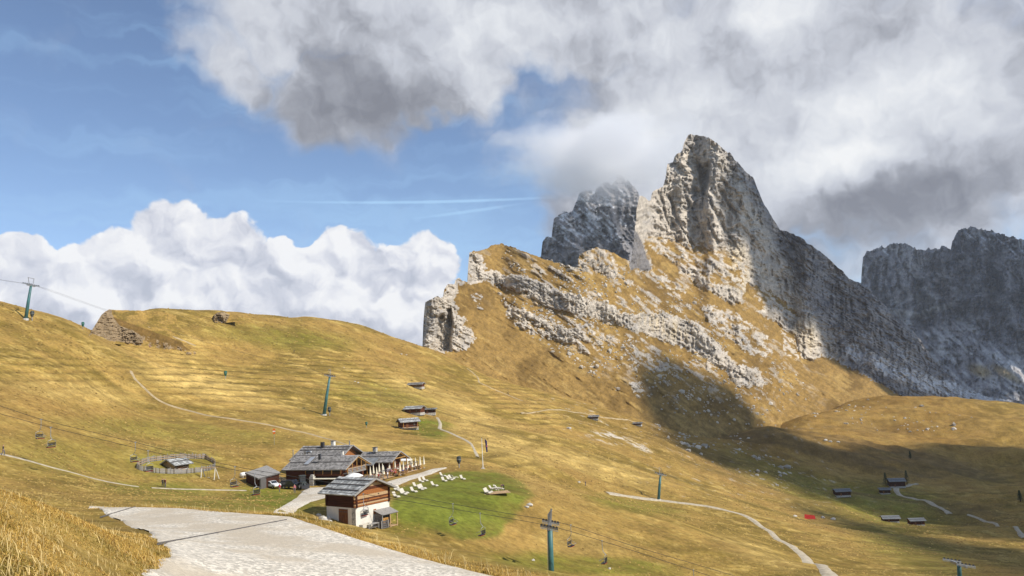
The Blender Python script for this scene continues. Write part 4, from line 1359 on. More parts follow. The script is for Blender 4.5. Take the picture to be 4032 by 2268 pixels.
def build_hut():
    # front wing
    L1, run1, drop1 = 17.2, 5.7, 2.55
    x1, y1, z1 = wing((1288, 1794), 190, L1, run1, drop1, 0)
    ew = z1 - drop1                                    # eaves height
    xa, xb, ya = x1 - L1 / 2 + 0.7, x1 + L1 / 2 - 1.5, y1 - run1 + 1.0
    log_wall(HUT, (xa, ya), (xb - 1.0, ya), ew - 2.2, ew + 0.25, 8, [LOGRED, LOGDARK], seed=7)
    panel_wall((xa, ya + .25), (xb, ya + .25), -1.5, ew - 2.2, LOGDARK)
    panel_wall((xb, ya), (xb, ya + 9), -1.5, ew + .1, LOGRED)
    panel_wall((xa, ya), (xa, ya + 9), -1.5, ew + .2, LOGDARK)
    m = MB(); m.prism([(-run1 + 1.3, ew), (run1 - 1.3, ew), (0, z1 - .25)], 0, .18)
    g = m.build('gable', LOGRED, HUT); g.rotation_euler = (0, 0, R(90)); g.location = (xb - .3, y1, 0)
    # loggia in the front wall: honey posts, black panels painting the dark behind
    for i in range(5):
        xp = x1 - 2.6 + i * 2.35
        MB().bar((xp, ya - .24, ew - 1.25), (xp, ya - .24, ew + .12), .17).build('post', BEAM, HUT)
        if i < 4:
            MB().box((xp + 1.17, ya - .17, ew - .55), (2.1, .10, .95)).build('loggia_dark', BLACK, HUT)
            MB().box((xp + 1.17, ya - .25, ew - .72), (2.2, .06, .10)).build('rail', LOGRED, HUT)
    MB().box((x1 + 1.7, ya - .26, ew - 1.25), (11.4, .12, .5)).build('parapet', LOGRED, HUT)
    # ground floor entrances: black panels painting the dark inside
    for xp, w, h in ((x1 - 2.3, 1.3, 2.0), (x1 + .6, 2.6, 2.2), (x1 + 4.2, 2.2, 1.7)):
        MB().box((xp, ya + .08, h / 2), (w, .12, h)).build('doorway_dark', BLACK, HUT)
    for xp in (x1 - 5.2, x1 - 3.9):
        wd = MB().box((xp, ya + .1, 1.6), (.9, .12, .9)).build('window', GLASS, HUT)
        MB().box((xp, ya + .05, 2.1), (1.05, .1, .1)).build('frame', BEAM, wd); MB().box((xp, ya + .05, 1.1), (1.05, .1, .1)).build('frame', BEAM, wd)
    MB().bar((x1 - .5, ya - 1.2, ew - 2.0), (x1 + 6.6, ya - 1.2, ew - 2.0), 1.9, .10).build('awning', CREAM, HUT)
    for xp in (x1 - .3, x1 + 6.4):
        MB().bar((xp, ya - 2.0, -.5), (xp, ya - 2.0, ew - 2.05), .1).build('awning_post', BEAM, HUT)
    m = MB(); m.box((x1 + .3, ya - 1.8, .9), (1.0, .9, 2.6)); m.box((x1 + .3, ya - 1.8, 2.35), (.7, .6, .5)); m.build('stone_oven', STONE, HUT)
    # gable balcony on the right end
    yb0, yb1, xg = y1 - 4.4, y1 + 3.4, xb + 1.25
    bal = MB().box((xb + .6, (yb0 + yb1) / 2, ew - 1.15), (1.5, yb1 - yb0, .2)).build('balcony', GREYW, HUT)
    for z in (.18, .5, .82):
        MB().box((xg, (yb0 + yb1) / 2, ew - 1.05 + z), (.06, yb1 - yb0, .17)).build('rail_board', GREYW, bal)
    MB().box((xg, (yb0 + yb1) / 2, ew - 1.05 + 1.02), (.12, yb1 - yb0 + .1, .09)).build('handrail', LOGOLD, bal)
    for k in range(5):
        y = yb0 + (yb1 - yb0) * k / 4
        MB().bar((xg, y, ew - 1.1), (xg, y, ew + .3 + 2.1 * (1 - abs(y - y1) / 5.5)), .15).build('post', BEAM, bal)
    for s in (-1, 1):
        MB().bar((xb + 1.35, y1, z1 - .38), (xb + 1.35, y1 + s * (run1 - .3), ew - .18), .14, .2).build('rafter', BEAM, HUT)
    MB().box((xb + .02, y1 - 1.0, ew - .1), (.08, 1.2, 1.9)).build('balcony_door', BLACK, HUT)
    # back wing, higher up the slope
    L2, run2, drop2 = 14.6, 6.2, 2.95
    x2, y2, z2 = wing((1292, 1754), 204, L2, run2, drop2, 0, battens=(.14, .33, .72))
    e2_ = z2 - drop2
    panel_wall((x2 - L2 / 2 + .8, y2 + 4.8), (x2 + L2 / 2 - 1.4, y2 + 4.8), -.5, e2_ + .2, LOGRED)
    panel_wall((x2 + L2 / 2 - 1.4, y2 - 5), (x2 + L2 / 2 - 1.4, y2 + 4.8), -.5, e2_, LOGRED)
    panel_wall((x2 - L2 / 2 + .8, y2 - 5), (x2 - L2 / 2 + .8, y2 + 4.8), -.5, e2_ + .1, LOGDARK)
    m = MB(); m.prism([(-run2 + 1.2, e2_), (run2 - 1.2, e2_), (0, z2 - .3)], 0, .2)
    g = m.build('gable', LOGLIT, HUT); g.rotation_euler = (0, 0, R(90)); g.location = (x2 + L2 / 2 - 1.3, y2, 0)
    # right wing towards the terrace
    L3, run3, drop3 = 10.6, 4.8, 2.2
    x3, y3, z3 = wing((1505, 1777.5), 201, L3, run3, drop3, 0, battens=(.5,))
    e3_ = z3 - drop3
    log_wall(HUT, (x3 - L3 / 2 + .4, y3 - 3.4), (x3 + L3 / 2 - 2.2, y3 - 3.4), -.2, e3_ + .4, 9, [LOGDARK, LOGRED], seed=9)
    panel_wall((x3 + L3 / 2 - 2.2, y3 - 3.4), (x3 + L3 / 2 - 2.2, y3 + 3.6), -.8, e3_, LOGRED)
    panel_wall((x3 - L3 / 2, y3 + 3.6), (x3 + L3 / 2 - 2.2, y3 + 3.6), -.8, e3_ + .2, LOGRED)
    m = MB(); m.prism([(-run3 + .9, e3_), (run3 - .9, e3_), (0, z3 - .25)], 0, .16)
    g = m.build('gable', LOGDARK, HUT); g.rotation_euler = (0, 0, R(90)); g.location = (x3 + L3 / 2 - 2.1, y3, 0)
    for s in (-1, 1):
        MB().bar((x3 + L3 / 2 - .2, y3, z3 - .35), (x3 + L3 / 2 - .2, y3 + s * (run3 - .2), e3_ - .15), .14, .22).build('rafter', BEAM, HUT)
    MB().bar((x3 + L3 / 2 - .2, y3 - 2.6, e3_ + .62), (x3 + L3 / 2 - .2, y3 + 2.6, e3_ + .62), .16, .22).build('tie_beam', BEAM, HUT)
    for y in (y3 - 3.4, y3 + .2, y3 + 3.4):
        MB().bar((x3 + L3 / 2 - .3, y, -.6), (x3 + L3 / 2 - .3, y, e3_ + .3), .2).build('post', BEAM, HUT)
    for i in range(4):
        wd = MB().box((x3 - 3.2 + i * 1.9, y3 - 3.58, 1.5), (1.0, .08, 1.0)).build('window', GLASS, HUT)
        MB().box((x3 - 3.2 + i * 1.9, y3 - 3.62, 1.5), (.06, .06, 1.0)).build('mullion', BEAM, wd)
    # dark lean-to roof between the wings
    m = MB()
    q = [(x3 - 4.6, y3 - 3.4, e3_ + 1.0), (x3 + 1.0, y3 - 3.4, e3_ + 1.0), (x3 + 1.0, y3 - 6.4, e3_ - .5), (x3 - 4.6, y3 - 6.4, e3_ - .5)]
    m.add(q + [(a, b, c - .12) for a, b, c in q], [(0, 1, 2, 3), (7, 6, 5, 4), (0, 4, 5, 1), (1, 5, 6, 2), (2, 6, 7, 3), (3, 7, 4, 0)])
    lr_ = m.build('lean_to_roof', SLATE, HUT)
    MB().bar((x3 - 4.6, y3 - 6.45, e3_ - .5), (x3 + 1.0, y3 - 6.45, e3_ - .5), .08, .2).build('fascia', GREYW, lr_)
    for i in range(4):
        MB().bar((x3 - 4.2 + i * 1.7, y3 - 6.2, -.3), (x3 - 4.2 + i * 1.7, y3 - 6.2, e3_ - .55), .15).build('post', BEAM, HUT)
    # chimneys, skylight, pipes
    def chim(px, py, d, w, h, material, cap=True):
        x, y, z = hl(at_d(px, py, d))
        c = MB().box((x, y, z), (w, w, h)).build('chimney', material, HUT)
        if cap:
            MB().box((x, y, z + h / 2 + .09), (w * 1.35, w * 1.35, .1)).build('cap', GREYD, c)
    chim(1270, 1751, 203.5, .75, 1.3, DARKM, False); chim(1312, 1748, 204, .85, 1.4, PLASTER); chim(1376, 1747, 204, .22, 1.6, GALV, False); chim(1477, 1771, 201, .9, 1.1, STONE)
    chim(1259, 1799, 187.5, .5, 1.3, DARKM, False); chim(1348, 1784, 196, .5, .9, PLASTER); chim(1154, 1787, 196, .14, 2.0, GALV, False)
    nf = Vector((0, -drop1, run1)).normalized()
    tt = Vector((0, -run1, -drop1)).normalized()
    for off, w, l, material, nm in ((-3.2, 1.5, 3.6, GREYD, 'skylight_frame'), (-3.2, 1.2, 3.3, plain('sky_glass', (0.32, 0.34, 0.37), .15, .05), 'skylight')):
        c = Vector((x1 + off, y1, z1)) + tt * 2.6 + nf * (.17 if nm == 'skylight_frame' else .21)
        MB().bar(c - tt * l / 2, c + tt * l / 2, w, .12, nf).build(nm, material, HUT)
    x, y, z = hl(at_d(1218, 1784, 199))
    du = empty('air_duct', (x, y, z)); du.parent = HUT
    MB().tube([(-.9, 0, .25), (.2, 0, .3), (.9, -.5, .2)], .28, 8).build('pipe', GALV, du, True); MB().box((-1.0, 0, .1), (.7, .8, .8)).build('fan_box', GALV, du)
    # low annex on the left: plank roof sloping to the grass bank, dark front, outside stair
    A = hl(at_d(1050, 1833, 195)); Bp = hl(at_d(1104, 1861, 186)); Cp = hl(at_d(1016, 1884, 181)); Dp = hl(at_d(964, 1862, 189))
    m = MB(); q = [A, Bp, Cp, Dp]
    m.add(q + [(a, b, c - .25) for a, b, c in q], [(0, 1, 2, 3), (7, 6, 5, 4), (0, 4, 5, 1), (1, 5, 6, 2), (2, 6, 7, 3), (3, 7, 4, 0)])
    ar = m.build('annex_roof', GREYD, HUT)
    cen_ = Vector(A).lerp(Vector(Cp), .5)
    q = [Vector(v).lerp(cen_, .07) for v in (A, Bp, Cp, Dp)]
    m = MB(); m.add([(v.x, v.y, v.z - .2) for v in q] + [(v.x, v.y, -2.2) for v in q], [(0, 1, 2, 3), (7, 6, 5, 4), (0, 4, 5, 1), (1, 5, 6, 2), (2, 6, 7, 3), (3, 7, 4, 0)])
    m.build('annex_body', LOGDARK, HUT)
    for k in range(13):
        f0, f1 = k / 13, (k + .9) / 13
        a0 = Vector(A).lerp(Vector(Bp), f0); a1 = Vector(A).lerp(Vector(Bp), f1); d0 = Vector(Dp).lerp(Vector(Cp), f0); d1 = Vector(Dp).lerp(Vector(Cp), f1)
        up = Vector((0, 0, .05 + .02 * (k % 3)))
        MB().add([a0 + up, a1 + up, d1 + up, d0 + up, a0, a1, d1, d0], [(0, 1, 2, 3), (7, 6, 5, 4), (0, 4, 5, 1), (1, 5, 6, 2), (2, 6, 7, 3), (3, 7, 4, 0)]).build('roof_plank', GREYW, ar)
    panel_wall((Cp[0] + .3, Cp[1] + .4), (xa + .2, Bp[1] - .2), -1.0, Cp[2] - .15, GREYD, 'annex_wall', .3)
    panel_wall((xa - 3.2, ya - 1.2), (xa + .4, ya - .6), -1.0, ew - 3.1, STONE, 'stair_wall', .5)
    st = empty('outside_stair', (0, 0, 0)); st.parent = HUT
    s0 = Vector((xa - 2.6, ya - 1.9, ew - 1.7)); s1 = Vector((xa + 1.6, ya - 2.3, .1))
    for o_ in (0, .9):
        MB().bar(s0 + Vector((0, o_, 0)), s1 + Vector((0, o_, 0)), .1, .34).build('stringer', GREYW, st)
        MB().bar(s0 + Vector((0, o_, .9)), s1 + Vector((0, o_, .9)), .07, .1).build('handrail', GREYW, st)
        for k in range(7):
            p = s0.lerp(s1, k / 6) + Vector((0, o_, 0))
            MB().bar(p, p + Vector((0, 0, .9)), .06).build('baluster', GREYW, st)
    for k in range(12):
        p = s0.lerp(s1, (k + .5) / 12) + Vector((0, .45, .1))
        MB().box(p, (.34, .85, .05)).build('tread', LOGOLD, st)
    MB().box((xa - 3.4, ya - 1.2, ew - 1.75), (2.0, 2.6, .16)).build('stair_landing', GREYW, HUT)
    return x1, y1, z1, ew, x3, y3, z3, e3_, L3


HD = build_hut()

# ------------------------------------------------------------------ terrace with parasols, tables and guests
ZD = 0.35                                             # deck height above the hut's base
def terr(px, py, z=None):
    """pixel to the terrace deck plane, world coordinates"""
    v = pix_ray(px, py)
    zz = HUT.location[2] + (ZD if z is None else z)
    return v * (zz / v[2])


def build_terrace():
    x3, y3 = HD[4], HD[5]
    pts = [terr(*p) for p in ((1408, 1893), (1500, 1889), (1578, 1872), (1676, 1840), (1680, 1833), (1600, 1833))]
    loc = [hl(p) for p in pts]
    xl = loc[0][0]; yf = loc[0][1]
    t = empty('terrace', tuple(HUT.location), -HA, 'raised timber sun terrace along the right side of the mountain hut', 'terrace')
    n = 26
    fr = [loc[0], loc[1], loc[2], loc[3]]
    xs = np.linspace(fr[0][0], fr[3][0], n + 1)
    fy = np.interp(xs, [p[0] for p in fr], [p[1] for p in fr])
    yb = y3 + 3.8
    for i in range(n):
        xm = (xs[i] + xs[i + 1]) / 2; y0 = (fy[i] + fy[i + 1]) / 2; y1 = yb
        MB().box((xm, (y0 + y1) / 2, ZD - .06), ((xs[1] - xs[0]) * .95, y1 - y0, .1)).build('deck_board', LOGOLD, t)
    m = MB()
    for i in range(n):
        m.bar((xs[i], fy[i], ZD - .75), (xs[i + 1], fy[i + 1], ZD - .75), .12, 1.2)
    m.build('skirt', GREYW, t)
    for i in range(0, n + 1, 2):
        MB().bar((xs[i], fy[i] - .1, -1.2), (xs[i], fy[i] - .1, ZD + 1.05), .12).build('post', GREYW, t)
    for z in (.3, .55, .8, 1.04):
        m = MB()
        for i in range(n):
            if 5 <= i <= 6:
                continue
            m.bar((xs[i], fy[i] - .1, ZD + z), (xs[i + 1], fy[i + 1] - .1, ZD + z), .05, .12)
        m.build('rail', GREYW, t)
    # wind screen along the far edge
    xe = xs[-1]
    MB().box((xe + .05, (fy[-1] + yb) / 2, ZD + 1.9), (.1, yb - fy[-1], .1)).build('rail', GREYD, t)
    MB().box(((xe + x3 + 4) / 2, yb, ZD + 1.95), (xe - x3 - 4, .1, .12)).build('rail', GREYD, t)
    for k in range(5):
        xx = x3 + 4 + (xe - x3 - 4) * k / 4
        MB().bar((xx, yb, 0), (xx, yb, ZD + 1.95), .1).build('post', GREYD, t)
    for s, nm in (((1581, 1868), 'a'), ((1604, 1838), 'b')):
        pass


build_terrace()


def parasol_closed():
    o = empty('closed_parasol', (0, 0, 0), 0, 'x', 'parasol', 'closed cream parasols on the terrace')
    MB().tube([(0, 0, 0), (0, 0, 3.05)], .03, 6).build('pole', LOUNGE, o)
    MB().lathe([(.05, .95), (.27, 1.0), (.21, 1.5), (.15, 2.1), (.08, 2.7), (.02, 3.1)], 10, wob=lambda k, z: 1 + .16 * (k % 2)).build('canopy', CREAM, o)
    MB().lathe([(.13, 1.55), (.20, 1.58), (.20, 1.64), (.13, 1.67)], 10).build('tie_strap', LOUNGE, o)
    MB().lathe([(.28, 0), (.28, .07), (.05, .1)], 10).build('foot', CONC, o)
    return o


def parasol_open(r=1.5):
    o = empty('open_parasol', (0, 0, 0), 0, 'x', 'parasol', 'open white parasols at the hut')
    MB().tube([(0, 0, 0), (0, 0, 2.6)], .035, 6).build('pole', LOUNGE, o)
    m = MB(); n = 8
    ring = [(r * math.cos(2 * math.pi * k / n), r * math.sin(2 * math.pi * k / n), 1.95) for k in range(n)]
    mid = [(r * .5 * math.cos(2 * math.pi * k / n), r * .5 * math.sin(2 * math.pi * k / n), 2.42) for k in range(n)]
    low = [(x, y, z - .16) for x, y, z in ring]
    m.add([(0, 0, 2.6)] + mid + ring + low, [(0, 1 + k, 1 + (k + 1) % n) for k in range(n)] + [(1 + k, 9 + k, 9 + (k + 1) % n, 1 + (k + 1) % n) for k in range(n)] + [(9 + k, 17 + k, 17 + (k + 1) % n, 9 + (k + 1) % n) for k in range(n)])
    m.build('canopy', WHITE, o)
    for k in range(n):
        MB().bar((0, 0, 2.3), tuple(np.array(mid[k]) - (0, 0, .05)), .025).build('rib', LOUNGE, o)
    MB().lathe([(.3, 0), (.3, .08), (.05, .1)], 10).build('foot', CONC, o)
    return o


PC0 = parasol_closed()
_used = False
closed = [(1459, 1880, 'second'), (1471, 1871, ''), (1484, 1884, ''), (1494, 1865, ''), (1507, 1867, ''), (1511, 1875, ''), (1534, 1855, ''), (1556, 1850, ''), (1576, 1839, ''), (1589, 1857, ''), (1576, 1862, ''), (1606, 1849, ''),
          (1617, 1838, ''), (1623, 1845, ''), (1637, 1841, ''), (1655, 1837, ''), (1670, 1834, '')]
closed.sort()
for i, (px, py, _) in enumerate(closed):
    o = PC0 if i == 0 else copy_tree(PC0)
    p = terr(px, py + 9)
    place(o, (p[0], p[1], p[2]), i * .4, 1.0, f'closed cream parasol on the terrace, {ORD[i]} counting from the gabled balcony')
o = parasol_open(2.0)
p = at_d(1395, 1893, 181)
place(o, (p[0], p[1], gz(p[0], p[1])), .2, 1.0, 'open white parasol in front of the hut balcony')
o = parasol_open(1.9)
p = terr(1595, 1842)
place(o, (p[0], p[1], p[2]), .3, 1.05, 'open white parasol among the closed ones on the terrace')

# ------------------------------------------------------------------ people (one continuous body each; clothes coloured by zone)
def m_person():
    def f(t, b):
        oi = t.n.new('ShaderNodeObjectInfo')
        z = t.n.new('ShaderNodeVertexColor'); z.layer_name = 'zone'
        s = t.n.new('ShaderNodeSeparateColor'); t.l.new(z.outputs[0], s.inputs[0])
        rnd = oi.outputs['Random']
        legs = t.mix(t.step(rnd, 0.45, 0.55), (0.02, 0.022, 0.03), (0.10, 0.11, 0.14))
        c = t.mix(s.outputs[0], legs, oi.outputs['Color'])
        c = t.mix(s.outputs[1], c, (0.52, 0.30, 0.21))
        c = t.mix(s.outputs[2], c, (0.06, 0.035, 0.02))
        t.put(b.inputs['Base Color'], c)
    return mat('person', f)


def body(name, joints, bones, zones):
    """a skin-modifier figure; zones: joint -> (shirt, skin, hair)"""
    me = bpy.data.meshes.new(name)
    names = list(joints)
    me.from_pydata([joints[k][:3] for k in names], [(names.index(a), names.index(b)) for a, b in bones], [])
    o = link(name, me)
    md = o.modifiers.new('skin', 'SKIN')
    sk = me.skin_vertices[0].data
    for i, k in enumerate(names):
        r = joints[k][3]
        sk[i].radius = (r, r * (joints[k][4] if len(joints[k]) > 4 else 1))
        sk[i].use_root = (k == 'pelvis')
    md.use_smooth_shade = True
    sb = o.modifiers.new('sub', 'SUBSURF'); sb.levels = sb.render_levels = 1
    dg = bpy.context.evaluated_depsgraph_get(); dg.update()
    out = bpy.data.meshes.new_from_object(o.evaluated_get(dg))
    bpy.data.objects.remove(o)
    co = np.zeros(len(out.vertices) * 3); out.vertices.foreach_get('co', co); co = co.reshape(-1, 3)
    J = np.array([joints[k][:3] for k in names])
    near = np.argmin(np.linalg.norm(co[:, None] - J[None], axis=-1), 1)
    cz = np.array([zones.get(k, (0, 0, 0)) for k in names], float)[near]
    at = out.color_attributes.new('zone', 'FLOAT_COLOR', 'POINT')
    at.data.foreach_set('color', np.concatenate([cz, np.ones((len(cz), 1))], 1).astype(np.float32).ravel())
    out.materials.clear(); out.materials.append(m_person())
    return out


SH = (1, 0, 0); SK = (0, 1, 0); HR = (0, 0, 1)
ZN = dict(chest=SH, neck=SK, shl=SH, shr=SH, ell=SH, elr=SH, wrl=SK, wrr=SK, hal=SK, har=SK, head=SK, top=HR, back=HR, waist=SH)
BN = [('pelvis', 'waist'), ('waist', 'chest'), ('chest', 'neck'), ('neck', 'head'), ('head', 'top'), ('chest', 'shl'), ('shl', 'ell'), ('ell', 'wrl'), ('wrl', 'hal'), ('chest', 'shr'), ('shr', 'elr'), ('elr', 'wrr'), ('wrr', 'har'),
      ('pelvis', 'hil'), ('hil', 'knl'), ('knl', 'anl'), ('anl', 'tol'), ('pelvis', 'hir'), ('hir', 'knr'), ('knr', 'anr'), ('anr', 'tor')]


def standing(st=0.0):
    return dict(pelvis=(0, 0, .95, .13, .8), waist=(0, 0, 1.12, .12, .8), chest=(0, 0, 1.35, .15, .75), neck=(0, .01, 1.5, .06), head=(0, .03, 1.62, .095, 1.1), top=(0, .01, 1.72, .085),
                shl=(-.19, 0, 1.42, .065), ell=(-.25, -.04, 1.15, .05), wrl=(-.26, .06, .92, .04), hal=(-.26, .09, .82, .04), shr=(.19, 0, 1.42, .065), elr=(.25, -.04, 1.15, .05), wrr=(.26, .06, .92, .04), har=(.26, .09, .82, .04),
                hil=(-.10, 0, .88, .10), knl=(-.11, .03 + st, .48, .07), anl=(-.11, st * 1.2 - .02, .08, .05), tol=(-.12, st * 1.2 + .12, .04, .045), hir=(.10, 0, .88, .10), knr=(.11, .03 - st * .4, .48, .07), anr=(.11, -st * 1.3 - .02, .08, .05), tor=(.12, -st * 1.3 + .12, .04, .045))


def sitting():
    j = standing()
    for k, v in list(j.items()):
        j[k] = (v[0], v[1], v[2] - .42, *v[3:])
    j.update(knl=(-.12, .42, .50, .075), anl=(-.12, .44, .09, .05), tol=(-.12, .58, .04, .045), knr=(.12, .42, .50, .075), anr=(.12, .44, .09, .05), tor=(.12, .58, .04, .045), hil=(-.10, .05, .50, .10), hir=(.10, .05, .50, .10),
             ell=(-.25, .10, .76, .05), wrl=(-.16, .33, .74, .04), hal=(-.10, .42, .76, .04), elr=(.25, .10, .76, .05), wrr=(.16, .33, .74, .04), har=(.10, .42, .76, .04))
    return j


def bending():
    j = standing(.08)
    j.update(waist=(0, .12, 1.08, .12, .8), chest=(0, .38, 1.12, .15, .75), neck=(0, .52, 1.12, .06), head=(0, .64, 1.10, .095, 1.1), top=(0, .74, 1.10, .085), shl=(-.19, .42, 1.12, .065), ell=(-.22, .48, .85, .05), wrl=(-.2, .58, .64, .04), hal=(-.2, .62, .55, .04),
             shr=(.19, .42, 1.12, .065), elr=(.22, .48, .85, .05), wrr=(.2, .58, .64, .04), har=(.2, .62, .55, .04))
    return j


BODY = {'stand': body('standing_body', standing(), BN, ZN), 'walk': body('walking_body', standing(.16), BN, ZN), 'sit': body('sitting_body', sitting(), BN, ZN), 'bend': body('bending_body', bending(), BN, ZN)}


def person(loc, pose, col, rz, label, group=None, sc=1.0):
    o = link('person', BODY[pose])
    place(o, loc, rz, sc)
    o.color = (*col, 1)
    return tag(o, label, 'person', group)


def walker(px, py, pose, col, rz, label, sc=1.0, rmin=30, group=None):
    p = hit(px, py, rmin)
    return person((p[0], p[1], p[2] + .02), pose, col, rz, label, group, sc)


walker(12, 1793, 'walk', (.015, .016, .022), R(-70), 'person in dark clothes walking the pale path at the left edge')
walker(641, 1919, 'stand', (.02, .02, .028), R(40), 'person in black with red collar standing on the lower path', 1.05)
walker(650, 1920, 'stand', (.16, .03, .025), R(-30), 'person in a dark red top beside the one in black', 1.05)
walker(1101, 1938, 'walk', (.70, .05, .09), R(160), 'person in a bright pink jacket on the lawn by the cars', 1.05)
walker(1160, 1942, 'stand', (.72, .22, .28), R(180), 'person in a pale pink top and light trousers beside the black car', 1.05)
walker(1999, 1553, 'walk', (.02, .02, .02), R(60), 'hiker in dark clothes walking high on the golden slope', 1.0)
walker(2003, 1556, 'walk', (.04, .02, .02), R(60), 'second hiker just behind on the golden slope trail', 1.0)
walker(590, 1373, 'stand', (.35, .06, .12), R(60), 'tiny hiker in red below the left rock outcrop', 1.0)
walker(1158, 1390, 'stand', (.02, .02, .02), R(60), 'tiny dark hiker on the grassy saddle slope above the first tower', 1.0)
walker(2306, 1914, 'stand', (.03, .03, .04), R(60), 'hiker standing where the valley road begins', 1.0)

# ------------------------------------------------------------------ terrace furniture and guests
def table_set():
    o = empty('beer_table', (0, 0, 0), 0, 'x', 'table', 'terrace tables')
    MB().box((0, 0, .74), (2.0, .7, .05)).build('table_top', BEAM, o)
    for x in (-.8, .8):
        MB().box((x, 0, .36), (.07, .55, .72)).build('trestle', BEAM, o)
    for y in (-.62, .62):
        b = MB().box((0, y, .44), (2.0, .28, .05)).build('bench_seat', BEAM, o)
        for x in (-.8, .8):
            MB().box((x, y, .21), (.07, .24, .42)).build('bench_leg', BEAM, b)
    return o


T0 = table_set()
spots = [(1450, 1890), (1478, 1886), (1500, 1880), (1520, 1872), (1545, 1866), (1565, 1860), (1590, 1860), (1610, 1853), (1630, 1848), (1648, 1845), (1560, 1872), (1585, 1868)]
CL = [(.6, .07, .05), (.75, .74, .7), (.08, .12, .35), (.03, .03, .03), (.5, .45, .4), (.7, .3, .35), (.2, .3, .45), (.8, .78, .75)]
CN = ['red', 'white', 'dark blue', 'black', 'beige', 'pink', 'blue grey', 'cream']
gi = 0
for i, (px, py) in enumerate(spots):
    o = T0 if i == 0 else copy_tree(T0)
    p = terr(px, py)
    place(o, tuple(p), -HA + (i % 3) * .2, 1.0, f'wooden terrace table with benches, {ORD[i]} of the row from the balcony end' if i < 10 else f'wooden terrace table with benches, {["nearer", "farther"][i - 10]} of the two by the railing')
    rz = o.rotation_euler[2]
    for k in range(2 if i % 2 else 3):
        s = 1 if (k + i) % 2 else -1
        ci = (gi * 3 + i) % 8
        off = Matrix.Rotation(rz, 3, 'Z') @ Vector((-.6 + .6 * k, -s * .62, 0))
        person((p[0] + off.x, p[1] + off.y, p[2] - .0), 'sit', CL[ci], rz + (0 if s > 0 else math.pi), f'guest in a {CN[ci]} top at the {ORD[i]} terrace table, {["left", "middle", "right"][k]} of its benches', 'guests seated on the terrace')
        gi += 1
for i, (px, py, c) in enumerate([(1528, 1868, (.75, .76, .8)), (1527, 1885, (.8, .8, .82)), (1490, 1893, (.5, .05, .04)), (1600, 1866, (.1, .1, .12))]):
    p = terr(px, py)
    person(tuple(p), 'stand', c, i * 1.3, ['person in white standing between the terrace parasols', 'waiter in a white shirt near the terrace steps', 'person in red standing at the near end of the terrace', 'person in dark clothes standing by the terrace railing'][i])
# ------------------------------------------------------------------ sun loungers
def lounger():
    o = empty('sun_lounger', (0, 0, 0), 0, 'x', 'sun lounger', 'white sun loungers on the lawn')
    prof = [(-.95, .98), (-.82, .80), (-.66, .58), (-.45, .38), (-.2, .27), (.05, .27), (.3, .33), (.55, .34), (.8, .25), (1.0, .14)]
    for a, b in zip(prof[:-1], prof[1:]):
        for k in (.06, .56):
            p = Vector((a[0] + (b[0] - a[0]) * k, 0, a[1] + (b[1] - a[1]) * k)); q = Vector((a[0] + (b[0] - a[0]) * (k + .44), 0, a[1] + (b[1] - a[1]) * (k + .44)))
            d = (q - p).normalized()
            MB().bar(p, q, .60, .03, (-d.z, 0, d.x)).build('slat', LOUNGE, o)
    for y in (-.27, .27):
        m = MB()
        for a, b in zip(prof[:-1], prof[1:]):
            m.bar((a[0], y, a[1] - .05), (b[0], y, b[1] - .05), .05, .08)
        m.build('side_rail', LOUNGE, o)
        MB().bar((-.55, y, 0), (-.35, y, .3), .06).build('leg', LOUNGE, o); MB().bar((.62, y, 0), (.55, y, .3), .06).build('leg', LOUNGE, o)
    return o


L0 = lounger()
LP = [(280, 650), (410, 600), (440, 580), (605, 555), (290, 530), (340, 515), (730, 510), (775, 495), (650, 465), (985, 445), (740, 370), (815, 350), (1165, 355), (1265, 335), (1300, 315), (1505, 320), (1355, 300), (1140, 265)]
LL = ['nearest sun lounger, alone beside the barn eaves', 'sun lounger of the pair just behind the nearest lounger, closer one', 'sun lounger of the pair just behind the nearest lounger, farther one', 'single low sun lounger in the middle of the lawn rows',
      'sun lounger under the barn eaves, closer of the pair', 'sun lounger under the barn eaves, farther of the pair', 'front sun lounger of the trio in mid lawn', 'middle sun lounger of the trio in mid lawn', 'rear sun lounger of the trio in mid lawn',
      'single sun lounger between mid lawn and the farther row', 'left sun lounger of the pair near the terrace path', 'right sun lounger of the pair near the terrace path', 'first sun lounger of the far row', 'second sun lounger of the far row', 'third sun lounger of the far row',
      'rightmost sun lounger standing alone at the end of the far row', 'sun lounger seen from behind in the far row', 'topmost sun lounger, alone near the path corner']
rnd = random.Random(11)
for i, (zx, zy) in enumerate(LP):
    o = L0 if i == 0 else copy_tree(L0)
    p = hit(1500 + zx * .2139, 1820 + zy * .2139, 90)
    place(o, (p[0], p[1], p[2] + .02), R(-48 + rnd.uniform(-9, 9) + (80 if i == 16 else 0)), .98, 'white slatted ' + LL[i])
PL = hit(1940, 1942, 90)
pf = empty('lounger_platform', (PL[0], PL[1], PL[2] + .02), R(12), 'flat grey timber platform on the lawn below the flagpole', 'platform')
for k in range(12):
    MB().box((-3.1 + k * .56, 0, .06), (.53, 3.2, .1)).build('board', LOGOLD, pf)
for i, (zx, zy) in enumerate([(1955, 575), (1985, 560), (2065, 515), (2150, 500), (2180, 505)]):
    o = copy_tree(L0)
    p = hit(1500 + zx * .2139, 1820 + zy * .2139 + 3, 90)
    place(o, (p[0], p[1], p[2] + .14), R(-48 + 8 * i), .98, f'white sun lounger on the timber platform, {ORD[i]} from its near corner')
pt = hit(1950, 1935, 90)
o = empty('picnic_table', (pt[0], pt[1], pt[2] + .13), R(15), 'pale low table amid the loungers on the timber platform', 'table')
MB().box((0, 0, .6), (1.8, .8, .06)).build('table_top', LOUNGE, o)
